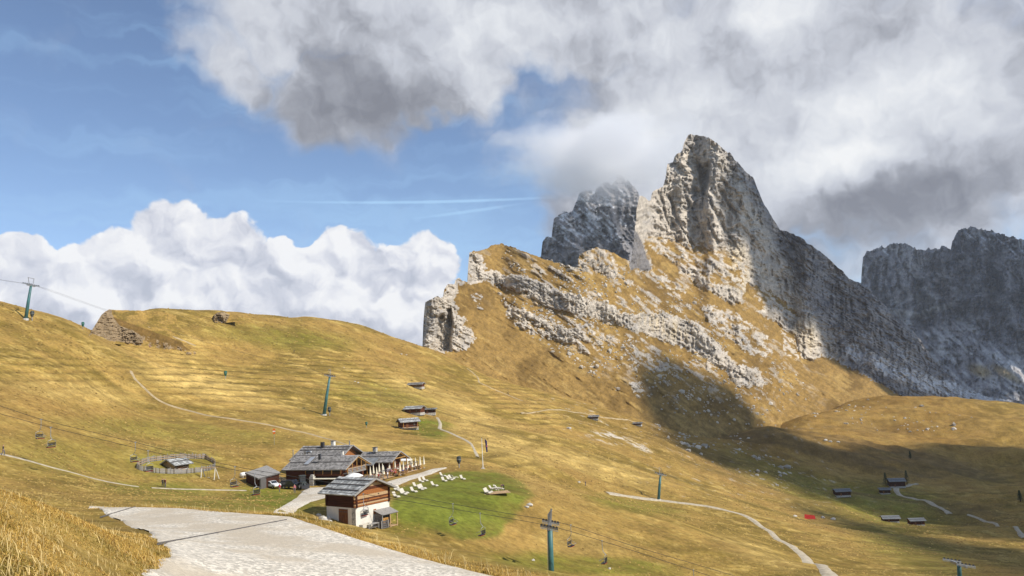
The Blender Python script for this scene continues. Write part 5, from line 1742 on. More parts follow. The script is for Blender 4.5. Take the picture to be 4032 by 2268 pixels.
for x in (-.7, .7):
    MB().bar((x, -.3, 0), (x, .25, .6), .08).build('leg', LOUNGE, o); MB().bar((x, .3, 0), (x, -.25, .6), .08).build('leg', LOUNGE, o)
walker(1985, 1932, 'bend', (.10, .02, .10), R(110), 'person in a purple jacket bending over beside the platform loungers', 1.05, 90)

# ------------------------------------------------------------------ flagpole
p = hit(1902, 1845, 100)
fp = empty('flagpole', (p[0], p[1], p[2] - .1), 0, 'tall white flagpole with a dark blue flag above the lawn', 'flagpole')
hp = zray(1893, 1724, p) - p[2]
MB().tube([(0, 0, 0), (0, 0, hp)], [.10, .06], 8).build('pole', WHITE, fp); MB().lathe([(.03, hp), (.10, hp + .06), (.10, hp + .14), (.03, hp + .2)], 8).build('finial', DARKM, fp)
MB().box((0, 0, .1), (.9, .9, .3)).build('plinth', CONC, fp)
m = MB(); P_ = []
for j in range(13):
    for i in range(7):
        u, v = i / 6, j / 12
        P_.append((.75 + .25 * v + .55 * u * (1 - .35 * v), .22 * math.sin(u * 7 + v * 2) * (.4 + .6 * v), hp - .15 - v * 3.4 - .6 * u * (1 - v)))
fs = [(j * 7 + i, j * 7 + i + 1, j * 7 + i + 8, j * 7 + i + 7) for j in range(12) for i in range(6)]
m.add(P_, fs)
fl = m.build('flag', plain('blue_flag', (.016, .022, .12), .8, .25), fp, True)
MB().bar((0, 0, hp - .1), (.95, 0, hp - .1), .04).build('flag_arm', DARKM, fp)
MB().lathe([(.02, 0), (.16, .02), (.16, .3), (.02, .33)], 6, c=(1.22, -.12, hp - 2.2)).build('emblem', plain('pink_emblem', (.5, .12, .2), .8), fl)

# ------------------------------------------------------------------ snow cannons under covers
def cannon(px, py, ytop, material, label, tilt=0.0, rmin=60):
    p = hit(px, py, rmin)
    h = zray(px, ytop, p) - p[2]
    o = empty('snow_cannon', tuple(p), tilt, label, 'snow cannon', 'covered snow cannons on the slopes')
    k = h
    MB().tube([(0, 0, -.2), (0, 0, k * .5)], k * .045, 8).build('post', GALV, o)
    MB().lathe([(.02 * k, .36 * k), (.10 * k, .40 * k), (.17 * k, .58 * k), (.20 * k, .78 * k), (.17 * k, .95 * k), (.10 * k, 1.0 * k)], 10, wob=lambda a, z: 1 + .12 * math.sin(a * 2.3 + z * 5)).build('cover', material, o)
    MB().lathe([(.13 * k, .70 * k), (.215 * k, .71 * k), (.215 * k, .74 * k), (.13 * k, .75 * k)], 10).build('strap', GALV, o)
    return o


cannon(1808, 1843, 1796, GREYC, 'dark covered snow cannon on a post at the top of the lawn')
cannon(888, 1492, 1460, GREENC, 'green covered snow cannon on the mown golden slope')
cannon(1443, 1684, 1661, GREENC, 'green covered snow cannon between the lift tower and the small huts')
cannon(1298, 1637, 1602, GREYC, 'grey covered snow cannon at the foot of the middle lift tower')
cannon(126, 1262, 1224, GREYC, 'grey covered snow cannon beside the highest lift tower on the ridge')
cannon(326, 1296, 1268, GREENC, 'green covered snow cannon on the left skyline')
p = hit(1080, 1752, 60)
o = empty('slope_marker', tuple(p), 0, 'orange trail marker on a thin post above the hut roof', 'marker')
h = zray(1080, 1688, p) - p[2]
MB().tube([(0, 0, -.2), (0, 0, h)], .05, 6).build('post', GALV, o); MB().box((0, -.08, h - .75), (.7, .06, 1.5)).build('sign', ORANGE, o)
MB().box((0, -.12, h - .75), (.72, .02, .3)).build('band', WHITE, o)

# ------------------------------------------------------------------ ring fence, little stable and swing
def build_ring():
    c = hit(694, 1840, 100)
    rx_ = 9.6; ry_ = 7.0
    n = 150
    f = empty('ring_fence', tuple(c), 0, 'round grey picket fence enclosing a small golden paddock', 'fence')
    pk = MB().box((0, 0, .55), (.20, .04, 1.15)).mesh('picket', GREYW); pk2 = MB().box((0, 0, .5), (.15, .045, 1.05)).mesh('picket', GREYD)
    P = []
    rnd = random.Random(2)
    # squarish oval like the photograph: pick pixels round it and drop them on the ground
    ring = [(540, 1846), (545, 1835), (575, 1822), (620, 1814), (680, 1808), (735, 1806), (808, 1805), (828, 1818), (848, 1828), (846, 1843), (825, 1853), (790, 1859), (740, 1864), (690, 1866), (630, 1864), (580, 1858), (550, 1852)]
    W_ = [hit(x, y, 100) for x, y in ring]
    W_.append(W_[0])
    W_ = np.array(W_)
    s = np.concatenate([[0], np.cumsum(np.hypot(*np.diff(W_[:, :2], axis=0).T))])
    q = np.linspace(0, s[-1], 220)
    XY = np.stack([np.interp(q, s, W_[:, i]) for i in (0, 1)], -1)
    for _ in range(4):
        XY[1:-1] = (XY[:-2] + 2 * XY[1:-1] + XY[2:]) / 4
    Z = meadow_z(XY[:, 0], XY[:, 1])
    lo = np.concatenate([XY, Z[:, None]], -1) - np.array(c)
    for i in range(219):
        d = lo[(i + 1) % 219] - lo[i]
        if 141 <= i <= 143:
            continue
        o = link('picket', pk if rnd.random() < .7 else pk2, f)
        o.location = lo[i] + np.array([0, 0, rnd.uniform(-.1, .08)])
        o.rotation_euler = (rnd.uniform(-.04, .04), 0, math.atan2(d[1], d[0]))
    for z in (.35, .85):
        m = MB()
        for i in range(0, 219):
            inn = -lo[i] * .012; inn[2] = z
            in2 = -lo[i + 1] * .012; in2[2] = z
            m.bar(lo[i] + inn, lo[i + 1] + in2, .08, .12)
        m.build('rail', LOGOLD, f)
    for i in range(0, 219, 16):
        MB().bar(lo[i], lo[i] + np.array([0, 0, 1.35]), .14).build('post', GREYW, f)
    return c


build_ring()


def small_hut(px, py, d, L, Wd, wall, pitch, rz, label, group, roofm=None, wallm=None, porch=False, base=None, snow=None, sub=False):
    """gabled hut; px,py: middle of its base; ridge along local x"""
    p = hit(px, py, d) if d < 99 else at_d(px, py, d)
    z = gz(p[0], p[1])
    az = math.atan2(p[0], p[1])
    o = empty('alpine_hut', (p[0], p[1], min(p[2], z + .3)), rz - az * 0, label, 'hut', group)
    wallm = wallm or LOGRED
    b = MB().box((0, 0, .1), (L, Wd, 1.2)); b.build('stone_base', base or STONE, o)
    rise = math.tan(pitch) * Wd / 2
    for s in (-1, 1):
        for k in range(5):
            MB().box((0, s * (Wd / 2 - .1), .7 + (k + .5) * (wall - .7) / 5), (L, .2, (wall - .7) / 5 * .93)).build('log', wallm if k % 2 else LOGDARK, o)
        m = MB(); m.prism([(-Wd / 2 + .05, .7), (Wd / 2 - .05, .7), (Wd / 2 - .05, wall), (0, wall + rise - .1), (-Wd / 2 + .05, wall)], -.1, .1)
        g = m.build('gable_wall', wallm, o); g.rotation_euler = (0, 0, R(90)); g.location = (s * (L / 2 - .12), 0, 0)
    ov = .7
    rr = roof(o, L + 1.3, Wd / 2 + ov, rise * (Wd / 2 + ov) / (Wd / 2), .14, wall + rise + .1, material=roofm or SHINGLEL, battens=(.5,), nx=int(L * 1.6), ny=5)
    MB().box((-L * .18, -Wd / 2 - .03, 1.3), (.9, .08, 1.5)).build('door', BROWNW, o)
    wd = MB().box((L * .25, -Wd / 2 - .03, 1.55), (.7, .08, .6)).build('window', GLASS, o)
    MB().box((L * .25, -Wd / 2 - .06, 1.55), (.05, .05, .6)).build('mullion', LOGOLD, wd)
    if porch:
        MB().box((0, -Wd / 2 - .9, .55), (L * .9, 1.8, .12)).build('porch_deck', LOGOLD, o)
        for x in (-L * .42, L * .42):
            MB().bar((x, -Wd / 2 - .5, .5), (x, -Wd / 2 - .5, wall), .16).build('porch_post', BEAM, o)
    return o


HG = 'small alpine huts on the slopes'
small_hut(692, 1858, 192, 3.6, 4.2, 1.9, R(24), R(62), 'tiny shelter with a pale plank roof inside the ring fence', None, SHINGLEL, LOGOLD)
small_hut(1640, 1529, 10, 7.5, 4.6, 2.2, R(20), R(-12), 'highest small hut, alone on the golden slope', HG, SHINGLE)
small_hut(1634, 1631, 10, 7.2, 5.0, 2.6, R(20), R(-16), 'hut with a grey shingle roof beside the low shed, middle of the hillside group', HG, SHINGLEL)
small_hut(1692, 1631, 10, 5.2, 3.6, 2.3, R(10), R(2), 'low dark shed with a flat grey roof next to the hillside hut', HG, SHINGLEL, LOGDARK)
small_hut(1608, 1688, 10, 6.4, 5.2, 2.8, R(22), R(24), 'hut with a furnished porch, lowest of the hillside group', HG, SHINGLEL, None, True)
small_hut(2339, 1652, 10, 5.5, 4.2, 2.0, R(18), R(-8), 'grey hut alone on the slope under the cliffs', HG, SHINGLE, GREYD)
small_hut(2512, 1676, 10, 5.0, 4.0, 1.8, R(15), R(-20), 'tiny half-hidden hut at the foot of the rocky slope', HG, SHINGLE, LOGDARK)
small_hut(3316, 1952, 10, 8.6, 6.0, 3.2, R(20), R(-3), 'shaded hut with a grey roof on the left of the valley hamlet', HG, SLATE, LOGDARK)
small_hut(3530, 1916, 10, 9.5, 8.0, 4.2, R(20), R(-12), 'largest shaded farmhouse of the valley hamlet by the track', HG, SLATE, LOGDARK)
small_hut(3484, 1944, 10, 6.0, 5.0, 3.0, R(18), R(-14), 'small shaded barn just left of the valley track bend', HG, SLATE, LOGDARK)
small_hut(3506, 2055, 10, 7.2, 5.0, 2.2, R(20), R(-10), 'low hut sunk in the grass below the valley hamlet', HG, SLATE, LOGDARK)
small_hut(3608, 2068, 10, 6.6, 5.0, 2.8, R(18), R(-6), 'brown hut at the end of the sunlit strip in the valley', HG, SLATE, LOGRED)

# swing frame
p = hit(838, 1888, 100)
sw = empty('swing', tuple(p), R(-8), 'pale wooden A-frame swing beside the ring fence', 'swing')
for x in (-2.6, 0.6):
    for s in (-1, 1):
        MB().bar((x + .3, s * 1.0, 0), (x, 0, 2.6), .16).build('leg', LOUNGE, sw)
MB().bar((-3.0, 0, 2.6), (1.2, 0, 2.6), .18).build('crossbeam', LOGOLD, sw)
st = MB().box((-1.0, 0, .5), (.5, .25, .06)).build('swing_seat', LOUNGE, sw)
for x in (-1.22, -.78):
    MB().bar((x, 0, .5), (x, 0, 2.55), .03).build('chain', DARKM, st)

# ------------------------------------------------------------------ chairlift in the middle distance
def on_plane(px, py, Y0, k=0.0):
    """pixel ray met with the upright plane y = Y0 + k x"""
    v = pix_ray(px, py)
    return v * (Y0 / (v[1] - k * v[0]))


YF, YN, YK = 121.0, 116.5, -0.10
FAR = [(-300, 1500), (-60, 1578), (162, 1652), (533, 1742), (813, 1811), (925, 1838), (1130, 1872), (1340, 1907), (1560, 1945), (1783, 1984), (2000, 2022), (2130, 2042), (2190, 2053), (2247, 2068), (2480, 2146), (2750, 2225), (3000, 2300), (3300, 2390)]
NEAR = [(-300, 1548), (70, 1648), (200, 1683), (583, 1775), (813, 1828), (1003, 1866), (1200, 1903), (1430, 1945), (1660, 1983), (1890, 2022), (2060, 2050), (2130, 2064), (2200, 2078), (2370, 2130), (2480, 2164), (2730, 2246), (3000, 2335), (3300, 2440)]
C_FAR = [on_plane(x, y, YF, YK) for x, y in FAR]
C_NEAR = [on_plane(x, y, YN, YK) for x, y in NEAR]
ROPE = plain('steel_rope', (0.045, 0.04, 0.035), 0.6, 0.2, 1.0)


def rope(pts, label, r=0.035, group='chairlift ropes'):
    P = np.array(pts)
    s = np.concatenate([[0], np.cumsum(np.linalg.norm(np.diff(P, axis=0), axis=-1))])
    q = np.linspace(0, s[-1], 80)
    Q = np.stack([np.interp(q, s, P[:, i]) for i in range(3)], -1)
    Q[1:-1] = (Q[:-2] + 2 * Q[1:-1] + Q[2:]) / 4
    tag(MB().tube([Vector(p) for p in Q], r, 6).build('lift_rope', ROPE, None, True), label, 'cable', group)


rope(C_FAR, 'farther of the two dark chairlift ropes crossing behind the barn')
rope(C_NEAR, 'nearer of the two dark chairlift ropes crossing in front of the barn')


def chair():
    """two-seat chair hung from the origin"""
    o = empty('lift_chair', (0, 0, 0), 0, 'x', 'chair', 'chairlift chairs')
    MB().box((0, 0, .02), (.35, .1, .14)).build('grip', GALV, o)
    MB().tube([(0, 0, 0), (0, 0, -1.2), (.02, .1, -1.5), (-.05, .42, -1.9)], .045, 6).build('hanger', GALV, o)
    for s in (-1, 1):
        MB().tube([(0, .42, -1.9), (s * .6, .42, -2.1), (s * .62, .42, -2.9), (s * .62, -.15, -3.1)], .035, 6).build('side_frame', GALV, o)
    for z in (-2.45, -2.62, -2.8):
        MB().box((0, .43, z), (1.2, .05, .13)).build('back_slat', BLACK, o)
    MB().box((0, .13, -3.08), (1.2, .55, .10)).build('seat_pad', BLACK, o)
    MB().box((0, .13, -3.15), (1.22, .57, .05)).build('seat_underside', REDP, o)
    MB().tube([(-.6, .42, -2.4), (-.6, -.45, -2.75), (.6, -.45, -2.75), (.6, .42, -2.4)], .025, 6).build('safety_bar', GALV, o)
    return o


CH0 = chair()
chn = [('far', 162, 1652), ('far', 533, 1742), ('far', 925, 1838), ('far', 1340, 1907), ('far', 1783, 1984), ('far', 2247, 2068), ('near', 200, 1683), ('near', 583, 1775), ('near', 1003, 1866), ('near', 1430, 1945), ('near', 1890, 2022), ('near', 2370, 2130), ('near', 2730, 2246)]
CLB = ['empty chair on the farther rope above the left path', 'empty chair on the farther rope just left of the ring fence', 'empty chair on the farther rope left of the hut annex', 'empty chair hanging in front of the barn roof and dark wall', 'empty chair on the farther rope over the green lawn', 'empty chair on the farther rope just past the near tower',
       'empty chair on the nearer rope above the left path', 'empty chair on the nearer rope in front of the ring fence', 'empty chair on the nearer rope below the hut annex', 'empty chair hanging in front of the lit barn gable', 'empty chair on the nearer rope over the right edge of the lawn', 'empty chair on the nearer rope right of the near tower', 'lowest empty chair at the bottom edge of the picture']
for i, (side, px, py) in enumerate(chn):
    o = CH0 if i == 0 else copy_tree(CH0)
    p = on_plane(px, py, YF if side == 'far' else YN, YK)
    place(o, tuple(p), R(62 if side == 'far' else -118) + R(rnd.uniform(-6, 6)), 1.0, CLB[i])


def sheaves(parent, c, dirx, n=6, L=2.6):
    """a train of rope wheels along the line"""
    d = Vector(dirx).normalized()
    s = d.cross(Vector((0, 0, 1))).normalized()
    t = empty('sheave_train', c); t.parent = parent
    MB().bar(-d * L / 2, d * L / 2, .12, .24).build('beam', GALV, t)
    w = MB()
    for k in range(n):
        q = d * (L * ((k + .5) / n - .5)) + Vector((0, 0, .2))
        o = MB().tube([q - s * .05, q + s * .05], .2, 12).build('wheel', DARKM, t)
    MB().bar(-d * L * .5 + Vector((0, 0, -.28)), d * L * .5 + Vector((0, 0, -.28)), .3, .04).build('catwalk', GALV, t)
    return t


def tower(px, py, d, h, lean, line, label, arm=2.3, w0=.55, w1=.36, fork=False, rmin=5, base=None, ladder=True, sc=1.0, n=5):
    """lift tower standing at a pixel (its base) with the rope direction 'line'"""
    p = np.array(base) if base is not None else hit(px, py, rmin)
    o = empty('lift_tower', tuple(p), 0, label, 'lift tower', 'chairlift towers')
    L = Vector((*line, 0)).normalized(); Sd = Vector((L.y, -L.x, 0))
    top = Vector(lean) + Vector((0, 0, h))
    MB().tube([Vector((0, 0, -1.0)), top * .5, top], [w0, (w0 + w1) / 2, w1], 12).build('shaft', STEELG, o, True)
    MB().tube([(0, 0, -.8), (0, 0, .25)], w0 * 1.7, 8).build('footing', CONC, o)
    MB().bar(top - Sd * arm, top + Sd * arm, .3 * sc, .34 * sc).build('crossarm', GALV, o)
    dr = Vector((L.x, L.y, -.22))
    for s in (-1, 1):
        sheaves(o, top + Sd * s * arm * .95 + Vector((0, 0, .25)), dr, n, 2.7 * sc)
    if fork:
        f = empty('lifting_frame', top); f.parent = o
        for s in (-1, 1):
            MB().bar(Sd * s * arm * .45, Sd * s * arm * .72 + Vector((0, 0, 2.0 * sc)), .14).build('upright', GALV, f)
        MB().bar(Sd * -arm * .85 + Vector((0, 0, 2.0 * sc)), Sd * arm * .85 + Vector((0, 0, 2.0 * sc)), .14).build('top_beam', GALV, f)
    if ladder:
        ld = empty('ladder', (0, 0, 0)); ld.parent = o
        off = (-L * .9 + Sd * .1) * (w0 + .12)
        for s in (-1, 1):
            MB().bar(off + Sd * s * .2, top + off * .8 + Sd * s * .2, .05).build('ladder_rail', GALV, ld)
        for k in range(int(h / .6)):
            q = off.lerp(top + off * .8, (k + .5) / int(h / .6))
            MB().bar(q - Sd * .2, q + Sd * .2, .035).build('rung', GALV, ld)
    return o


# near tower: its head sits between the two ropes
hd = (np.array(on_plane(2165, 2053, YF, YK)) + np.array(on_plane(2165, 2072, YN, YK))) / 2
bz = gz(hd[0], hd[1])
nt = tower(0, 0, 0, float(hd[2] - bz) - .45, (.25, 0, 0), (1, YK), 'near blue-green lift tower rising in front of the meadow at the bottom', 2.2, .44, .36, base=(hd[0] - .25, hd[1], bz), sc=1.0, n=6)
tp = Vector((.25, 0, hd[2] - bz - .45))
for s in (-1, 1):                                     # twin slanted maintenance beams above the head
    m = MB(); m.bar(tp + Vector((-.25 + .1 * s, s * .35, 0)), tp + Vector((.35, s * .5, 2.5)), .16, .22)
    m.build('lifting_beam', GALV, nt)
m = MB(); q = [tp + Vector(v) for v in ((-.32, -.4, .3), (-.25, -.4, 1.75), (.45, -.4, 2.7), (.42, -.4, 2.2), (.2, -.4, .3))]
nq = len(q); m.add(q + [v + Vector((0, .8, 0)) for v in q], [tuple(range(nq)), tuple(range(2 * nq - 1, nq - 1, -1))] + [(i, (i + 1) % nq, (i + 1) % nq + nq, i + nq) for i in range(nq)])
m.build('head_plate', GALV, nt)


def far_tower(bx, by, tx, ty, label, rmin=5, fork=True, arm=2.4, w=.62):
    p = hit(bx, by, rmin)
    v = pix_ray(tx, ty)
    t = p[1] / v[1]
    T = v * t
    return p, T, tower(bx, by, 0, float(T[2] - p[2]), (float(T[0] - p[0]), 0, 0), (1, .05), label, arm, w, .38, fork, base=p, ladder=False, sc=1.3)


TW = [far_tower(100, 1257, 122, 1124, 'highest lift tower on the left skyline ridge'), far_tower(1274, 1634, 1299, 1482, 'tall blue-green lift tower on the slope behind the hut', w=.7), far_tower(2592, 1968, 2601, 1869, 'lift tower beside the valley road right of the centre', w=.6)]
v = pix_ray(3772, 2222)
pt4 = v * 176
bz4 = gz(pt4[0], pt4[1])
tower(0, 0, 0, float(pt4[2] - bz4), (.2, 0, 0), (1, .1), 'pale lift tower cut by the bottom edge at the right corner', 2.1, .42, .34, base=(pt4[0], pt4[1], bz4), ladder=False, sc=1.4)
for s, nm in ((-2.2, 'nearer'), (2.2, 'farther')):
    pts = []
    A = TW[0][1]; v0 = pix_ray(-250, 1022); pts.append(v0 * (A[1] / v0[1]) + np.array([0, s, .4]))
    pts += [TW[0][1] + np.array([0, s, .75]), TW[1][1] + np.array([0, s, .75]), TW[2][1] + np.array([0, s, .75])]
    pts.append(TW[2][1] + (TW[2][1] - TW[1][1]) * .9 + np.array([0, s, .75]))
    P2 = []
    for a, b in zip(pts[:-1], pts[1:]):
        for k in range(12):
            f = k / 12
            P2.append(a * (1 - f) + b * f - np.array([0, 0, 4 * f * (1 - f) * 2.0]))
    P2.append(pts[-1])
    rope(P2, f'{nm} thin rope of the upper chairlift against the clouds', .03, 'upper chairlift ropes')

# ------------------------------------------------------------------ vehicles by the hut
def car(name, loc, rz, paint, L, Wd, H, label, cat, van=False):
    o = empty(name, loc, rz, label, cat)
    a = L / 2
    prof = [(-a, .35), (-a, .85), (-a * .9, .95), (-a * .62, H), (a * .12, H), (a * .5, .98), (a * .96, .82), (a, .4)] if not van else [(-a, .4), (-a, 1.2), (-a * .96, H), (a * .25, H), (a * .5, 1.15), (a * .95, 1.0), (a, .45)]
    m = MB(); m.prism(prof, -Wd / 2, Wd / 2)
    b = m.build('body', paint, o)
    bv = b.modifiers.new('bevel', 'BEVEL'); bv.width = .09; bv.segments = 2
    for s in (-1, 1):
        MB().prism([(-a * .72, 1.0), (-a * .56, H - .12), (a * .08, H - .12), (a * .36, 1.0)], s * (Wd / 2 - .01), s * (Wd / 2 + .012)).build('side_window', GLASS, o)
        for x in (-a * .62, a * .62):
            w = MB().tube([(x, s * (Wd / 2 - .18), .33), (x, s * (Wd / 2 + .03), .33)], .34, 14).build('wheel', BLACK, o)
            MB().tube([(x, s * (Wd / 2 + .03), .33), (x, s * (Wd / 2 + .045), .33)], .2, 10).build('rim', GALV, w)
        MB().box((a * .97, s * Wd * .34, .72), (.1, .32, .16)).build('headlight', WHITE, o)
        MB().box((-a * .99, s * Wd * .36, .78), (.08, .22, .2)).build('tail_light', REDP, o)
    for x0, z0, x1, z1 in ((a * .16, H - .04, a * .46, 1.03), (-a * .66, H - .06, -a * .88, 1.02)):
        MB().bar((x0, 0, z0), (x1, 0, z1), Wd * .84, .05, (z0 - z1, 0, x1 - x0)).build('windscreen', GLASS, o)
    return o


PB = plain('black_paint', (.012, .014, .02), .25, .1, 1.0, spec=.6); PW_ = plain('white_car_paint', (.75, .76, .78), .3, .03, 1.0, spec=.6)
p = hit(1072, 1921, 100); car('parked_car', (p[0], p[1], p[2] + .05), R(-35), PW_, 4.2, 1.75, 1.5, 'white car half hidden behind the grass bank at the hut', 'car')
p = hit(1150, 1925, 100); car('parked_car', (p[0], p[1], p[2] + .12), R(-20), PB, 4.9, 1.95, 1.85, 'black car parked in front of the hut stairs', 'car', True)
p = hit(1192, 1926, 100)
q = empty('wheel_loader', (p[0], p[1], p[2] + .1), R(-60), 'dark grey farm loader with big wheels beside the black car', 'loader')
MB().box((0, 0, 1.15), (2.6, 1.0, .8)).build('chassis', GREYC, q)
c_ = MB().box((-.3, 0, 2.1), (1.2, 1.2, 1.3)).build('cab', GLASS, q); MB().box((-.3, 0, 2.82), (1.4, 1.4, .14)).build('cab_roof', GREYC, c_)
for x in (-.9, .95):
    for s in (-1, 1):
        w = MB().tube([(x, s * .55, .62), (x, s * .95, .62)], .62, 14).build('wheel', BLACK, q); MB().tube([(x, s * .95, .62), (x, s * .98, .62)], .33, 10).build('rim', WHITE, w)
MB().bar((.9, 0, 1.5), (2.2, 0, .8), .3, .25).build('lift_arm', GREYC, q); MB().box((2.35, 0, .6), (.5, 1.7, .7)).build('bucket', DARKM, q)
# log bench and white cistern at the annex
p = hit(960, 1882, 100)
o = empty('gas_tank', (p[0], p[1], p[2] + .35), R(70), 'white lying tank at the left end of the annex roof', 'tank')
MB().tube([(-1.0, 0, .5), (-.9, 0, .5), (.9, 0, .5), (1.0, 0, .5)], [.3, .48, .48, .3], 12).build('vessel', WHITE, o, True); MB().box((-.6, 0, .02), (.15, .7, .5)).build('cradle', CONC, o); MB().box((.6, 0, .02), (.15, .7, .5)).build('cradle', CONC, o)
# red banner on the valley slope
p = hit(3190, 2047, 100)
o = empty('red_banner', tuple(p), R(-18), 'bright red advertising banner staked on the valley slope', 'banner')
m = MB(); m.add([(-2.4, 0, .4), (2.4, .1, .3), (2.2, .3, 1.9), (-2.2, .2, 2.5), (-2.4, .06, .4), (2.4, .16, .3), (2.2, .36, 1.9), (-2.2, .26, 2.5)], [(0, 1, 2, 3), (7, 6, 5, 4), (0, 4, 5, 1), (1, 5, 6, 2), (2, 6, 7, 3), (3, 7, 4, 0)])
m.build('cloth', plain('red_cloth', (.72, .05, .045), .7, .15, 2.0), o)
for x in (-2.3, 0, 2.3):
    MB().bar((x, .25, -.2), (x, .3, 2.6), .08).build('stake', LOGOLD, o)

# conifers at the valley hamlet
def conifer(px, py, h, label):
    p = hit(px, py, 100)
    o = empty('conifer', tuple(p), 0, label, 'tree', 'dark conifers in the valley hamlet')
    MB().tube([(0, 0, -.3), (0, 0, h * .9)], [.25, .05], 6).build('trunk', LOGDARK, o)
    r_ = random.Random(int(px)); m = MB()
    for i in range(420):
        z = h * (.12 + .86 * r_.random() ** .8); rr = (1 - z / h) * h * .26 * r_.uniform(.35, 1.05) + .1; a = r_.uniform(0, 6.28)
        c = Vector((rr * math.cos(a), rr * math.sin(a), z)); u = Vector((math.cos(a), math.sin(a), -.45)) * .55; w = Vector((-math.sin(a), math.cos(a), 0)) * .28
        m.add([c - w, c + w, c + u], [(0, 1, 2)])
    m.build('crown', plain('conifer_needles', (.022, .04, .016), .9, .4, 2.0), o)


conifer(3489, 1912, 9, 'dark conifer at the left gable of the valley farmhouse')
conifer(3572, 1908, 10, 'dark conifer at the right gable of the valley farmhouse')
conifer(3585, 1806, 6, 'low dark shrubby conifer above the valley farmhouse')
conifer(4018, 1976, 7, 'lone dark conifer at the right picture edge')
for i, (px, py, s) in enumerate([(1397, 1503, 1.0), (1410, 1508, 1.2), (1519, 1532, .7), (1354, 1448, .8), (2240, 1688, 2.6), (2085, 1990, 1.2), (2075, 1998, .9), (2100, 2207, .6), (2400, 2240, .6), (3250, 1735, 3.5), (3270, 1740, 3.0), (3300, 1741, 2.6), (3060, 1912, 2.2), (3130, 2034, 2.0), (3240, 2040, 2.2), (3280, 2046, 2.6), (2520, 1512, 2.4), (1580, 1395, 1.5), (1600, 1398, 1.2), (2280, 1900, 1.0)]):
    p = hit(px, py, 30)
    s *= .55
    o = rocky('boulder', (s * .9, s * .8, s * .6), 60 + i, ROCKM)
    o.location = (p[0], p[1], p[2] + .12 * s)
    near = ['pair of pale stones above the middle lift tower, left one', 'pair of pale stones above the middle lift tower, right one', 'small pale stone left of the highest small hut', 'small pale stone high on the slope above the tower', 'dark boulder beneath the pale scree patch edge', 'pale rock heap right of the lawn, bigger stone', 'pale rock heap right of the lawn, smaller stone', 'white stone at the grass edge left of the near tower', 'flat white stone right of the near tower',
            'big boulder of the trio at the shadow edge, left', 'big boulder of the trio at the shadow edge, middle', 'big boulder of the trio at the shadow edge, right', 'pale boulder on the sunlit bank above the valley road', 'rock left of the red banner', 'rock just right of the red banner', 'rock farther right of the red banner', 'boulder below the rock band in mid slope', 'left rock of the crest pair near the saddle', 'right rock of the crest pair near the saddle', 'stone on the slope left of the valley road start'][i]
    tag(o, near, 'rock', 'scattered boulders on the slopes')

# ------------------------------------------------------------------ rocky knoll on the left skyline
def knoll_rock(px, py):
    n = 7 * fbm2(px / 14, py / 14, 3, seed=141)
    w = inpoly(px + n, py + n, [(340, 1330), (352, 1300), (395, 1225), (440, 1205), (445, 1250), (470, 1280), (520, 1300), (560, 1325), (560, 1362), (470, 1345)]).astype(float)
    w2 = inpoly(px + n, py + n, [(560, 1320), (640, 1345), (780, 1385), (770, 1402), (640, 1375), (560, 1360)]) * sstep(fbm2(px / 9, py / 12, 3, .6, seed=142), 0, .2)
    return np.maximum(w, w2 * .9)


def knoll_col(px, py, P, w):
    n2 = fbm2(px / 6, py / 6, 4, .65, seed=143); n1 = fbm2(px / 40, py / 12, 3, seed=144)
    gr = np.broadcast_to(GOLD, px.shape + (3,)).copy()
    gr = mixc(gr, OLIVE, sstep(n1, -.2, .4) * .8)
    scar = inpoly(px, py + 5 * n2, [(440, 1245), (560, 1290), (700, 1340), (790, 1385), (640, 1372), (540, 1330), (470, 1290)])
    gr = mixc(gr, BROWN * .8, scar * .8)
    rk = np.broadcast_to(np.array([.37, .27, .16]), px.shape + (3,)).copy()
    rk = mixc(rk, [.25, .19, .12], sstep(n2, .05, .4) * .7)
    c = gr * (1 - w)[..., None] + rk * w[..., None]
    return c * (.92 + .3 * n2)[..., None], w


def knoll_disp(px, py, P, w):
    d = np.linalg.norm(P, axis=-1)
    q = fbm2(px / 26, py / 14, 4, .6, seed=145, ridged=True)
    return -q * .011 * d * blur(blur(w, 2, 0), 2, 1)


KB = [(x, float(np.linalg.norm(hit(x, y, 150)) * .9985)) for x, y in ((350, 1334), (480, 1358), (560, 1371), (640, 1385), (820, 1416))]
relief('rock_outcrop', np.arange(350, 820, 1.6),
       [(350, 1322), (362, 1300), (382, 1268), (400, 1240), (415, 1226), (430, 1218), (480, 1222), (560, 1222), (640, 1228), (720, 1250), (760, 1300), (800, 1390), (820, 1402)],
       [(350, 1334), (480, 1358), (640, 1385), (780, 1412), (820, 1416)], [(350, KB[0][1] * 1.03), (430, KB[1][1] * 1.10), (560, KB[2][1] * 1.14), (700, KB[3][1] * 1.13), (820, KB[4][1] * 1.08)], KB, 150, knoll_rock, knoll_col, knoll_disp, (30, 20), 2.0, 146)
KD = float(np.linalg.norm(hit(880, 1271, 200))) * .998
relief('rock_outcrop', np.arange(832, 940, 1.6), [(832, 1258), (838, 1245), (850, 1234), (870, 1228), (890, 1229), (915, 1236), (940, 1243)], [(832, 1268), (880, 1272), (940, 1266)], [(832, KD * 1.012), (940, KD * 1.02)], [(832, KD), (940, KD)], 50,
       lambda px, py: inpoly(px, py, [(825, 1280), (830, 1225), (880, 1226), (905, 1240), (890, 1270)]).astype(float), knoll_col, knoll_disp, (20, 15), 1.5, 147)

# ------------------------------------------------------------------ near grass: real blades on the bank and along the road edges
def m_blade():
    def f(t, b):
        a = t.n.new('ShaderNodeVertexColor'); a.layer_name = 'col'
        t.l.new(a.outputs[0], b.inputs['Base Color'])
        b.inputs['Roughness'].default_value = .8
        b.inputs['Specular IOR Level'].default_value = .15
    return mat('grass_blade', f)


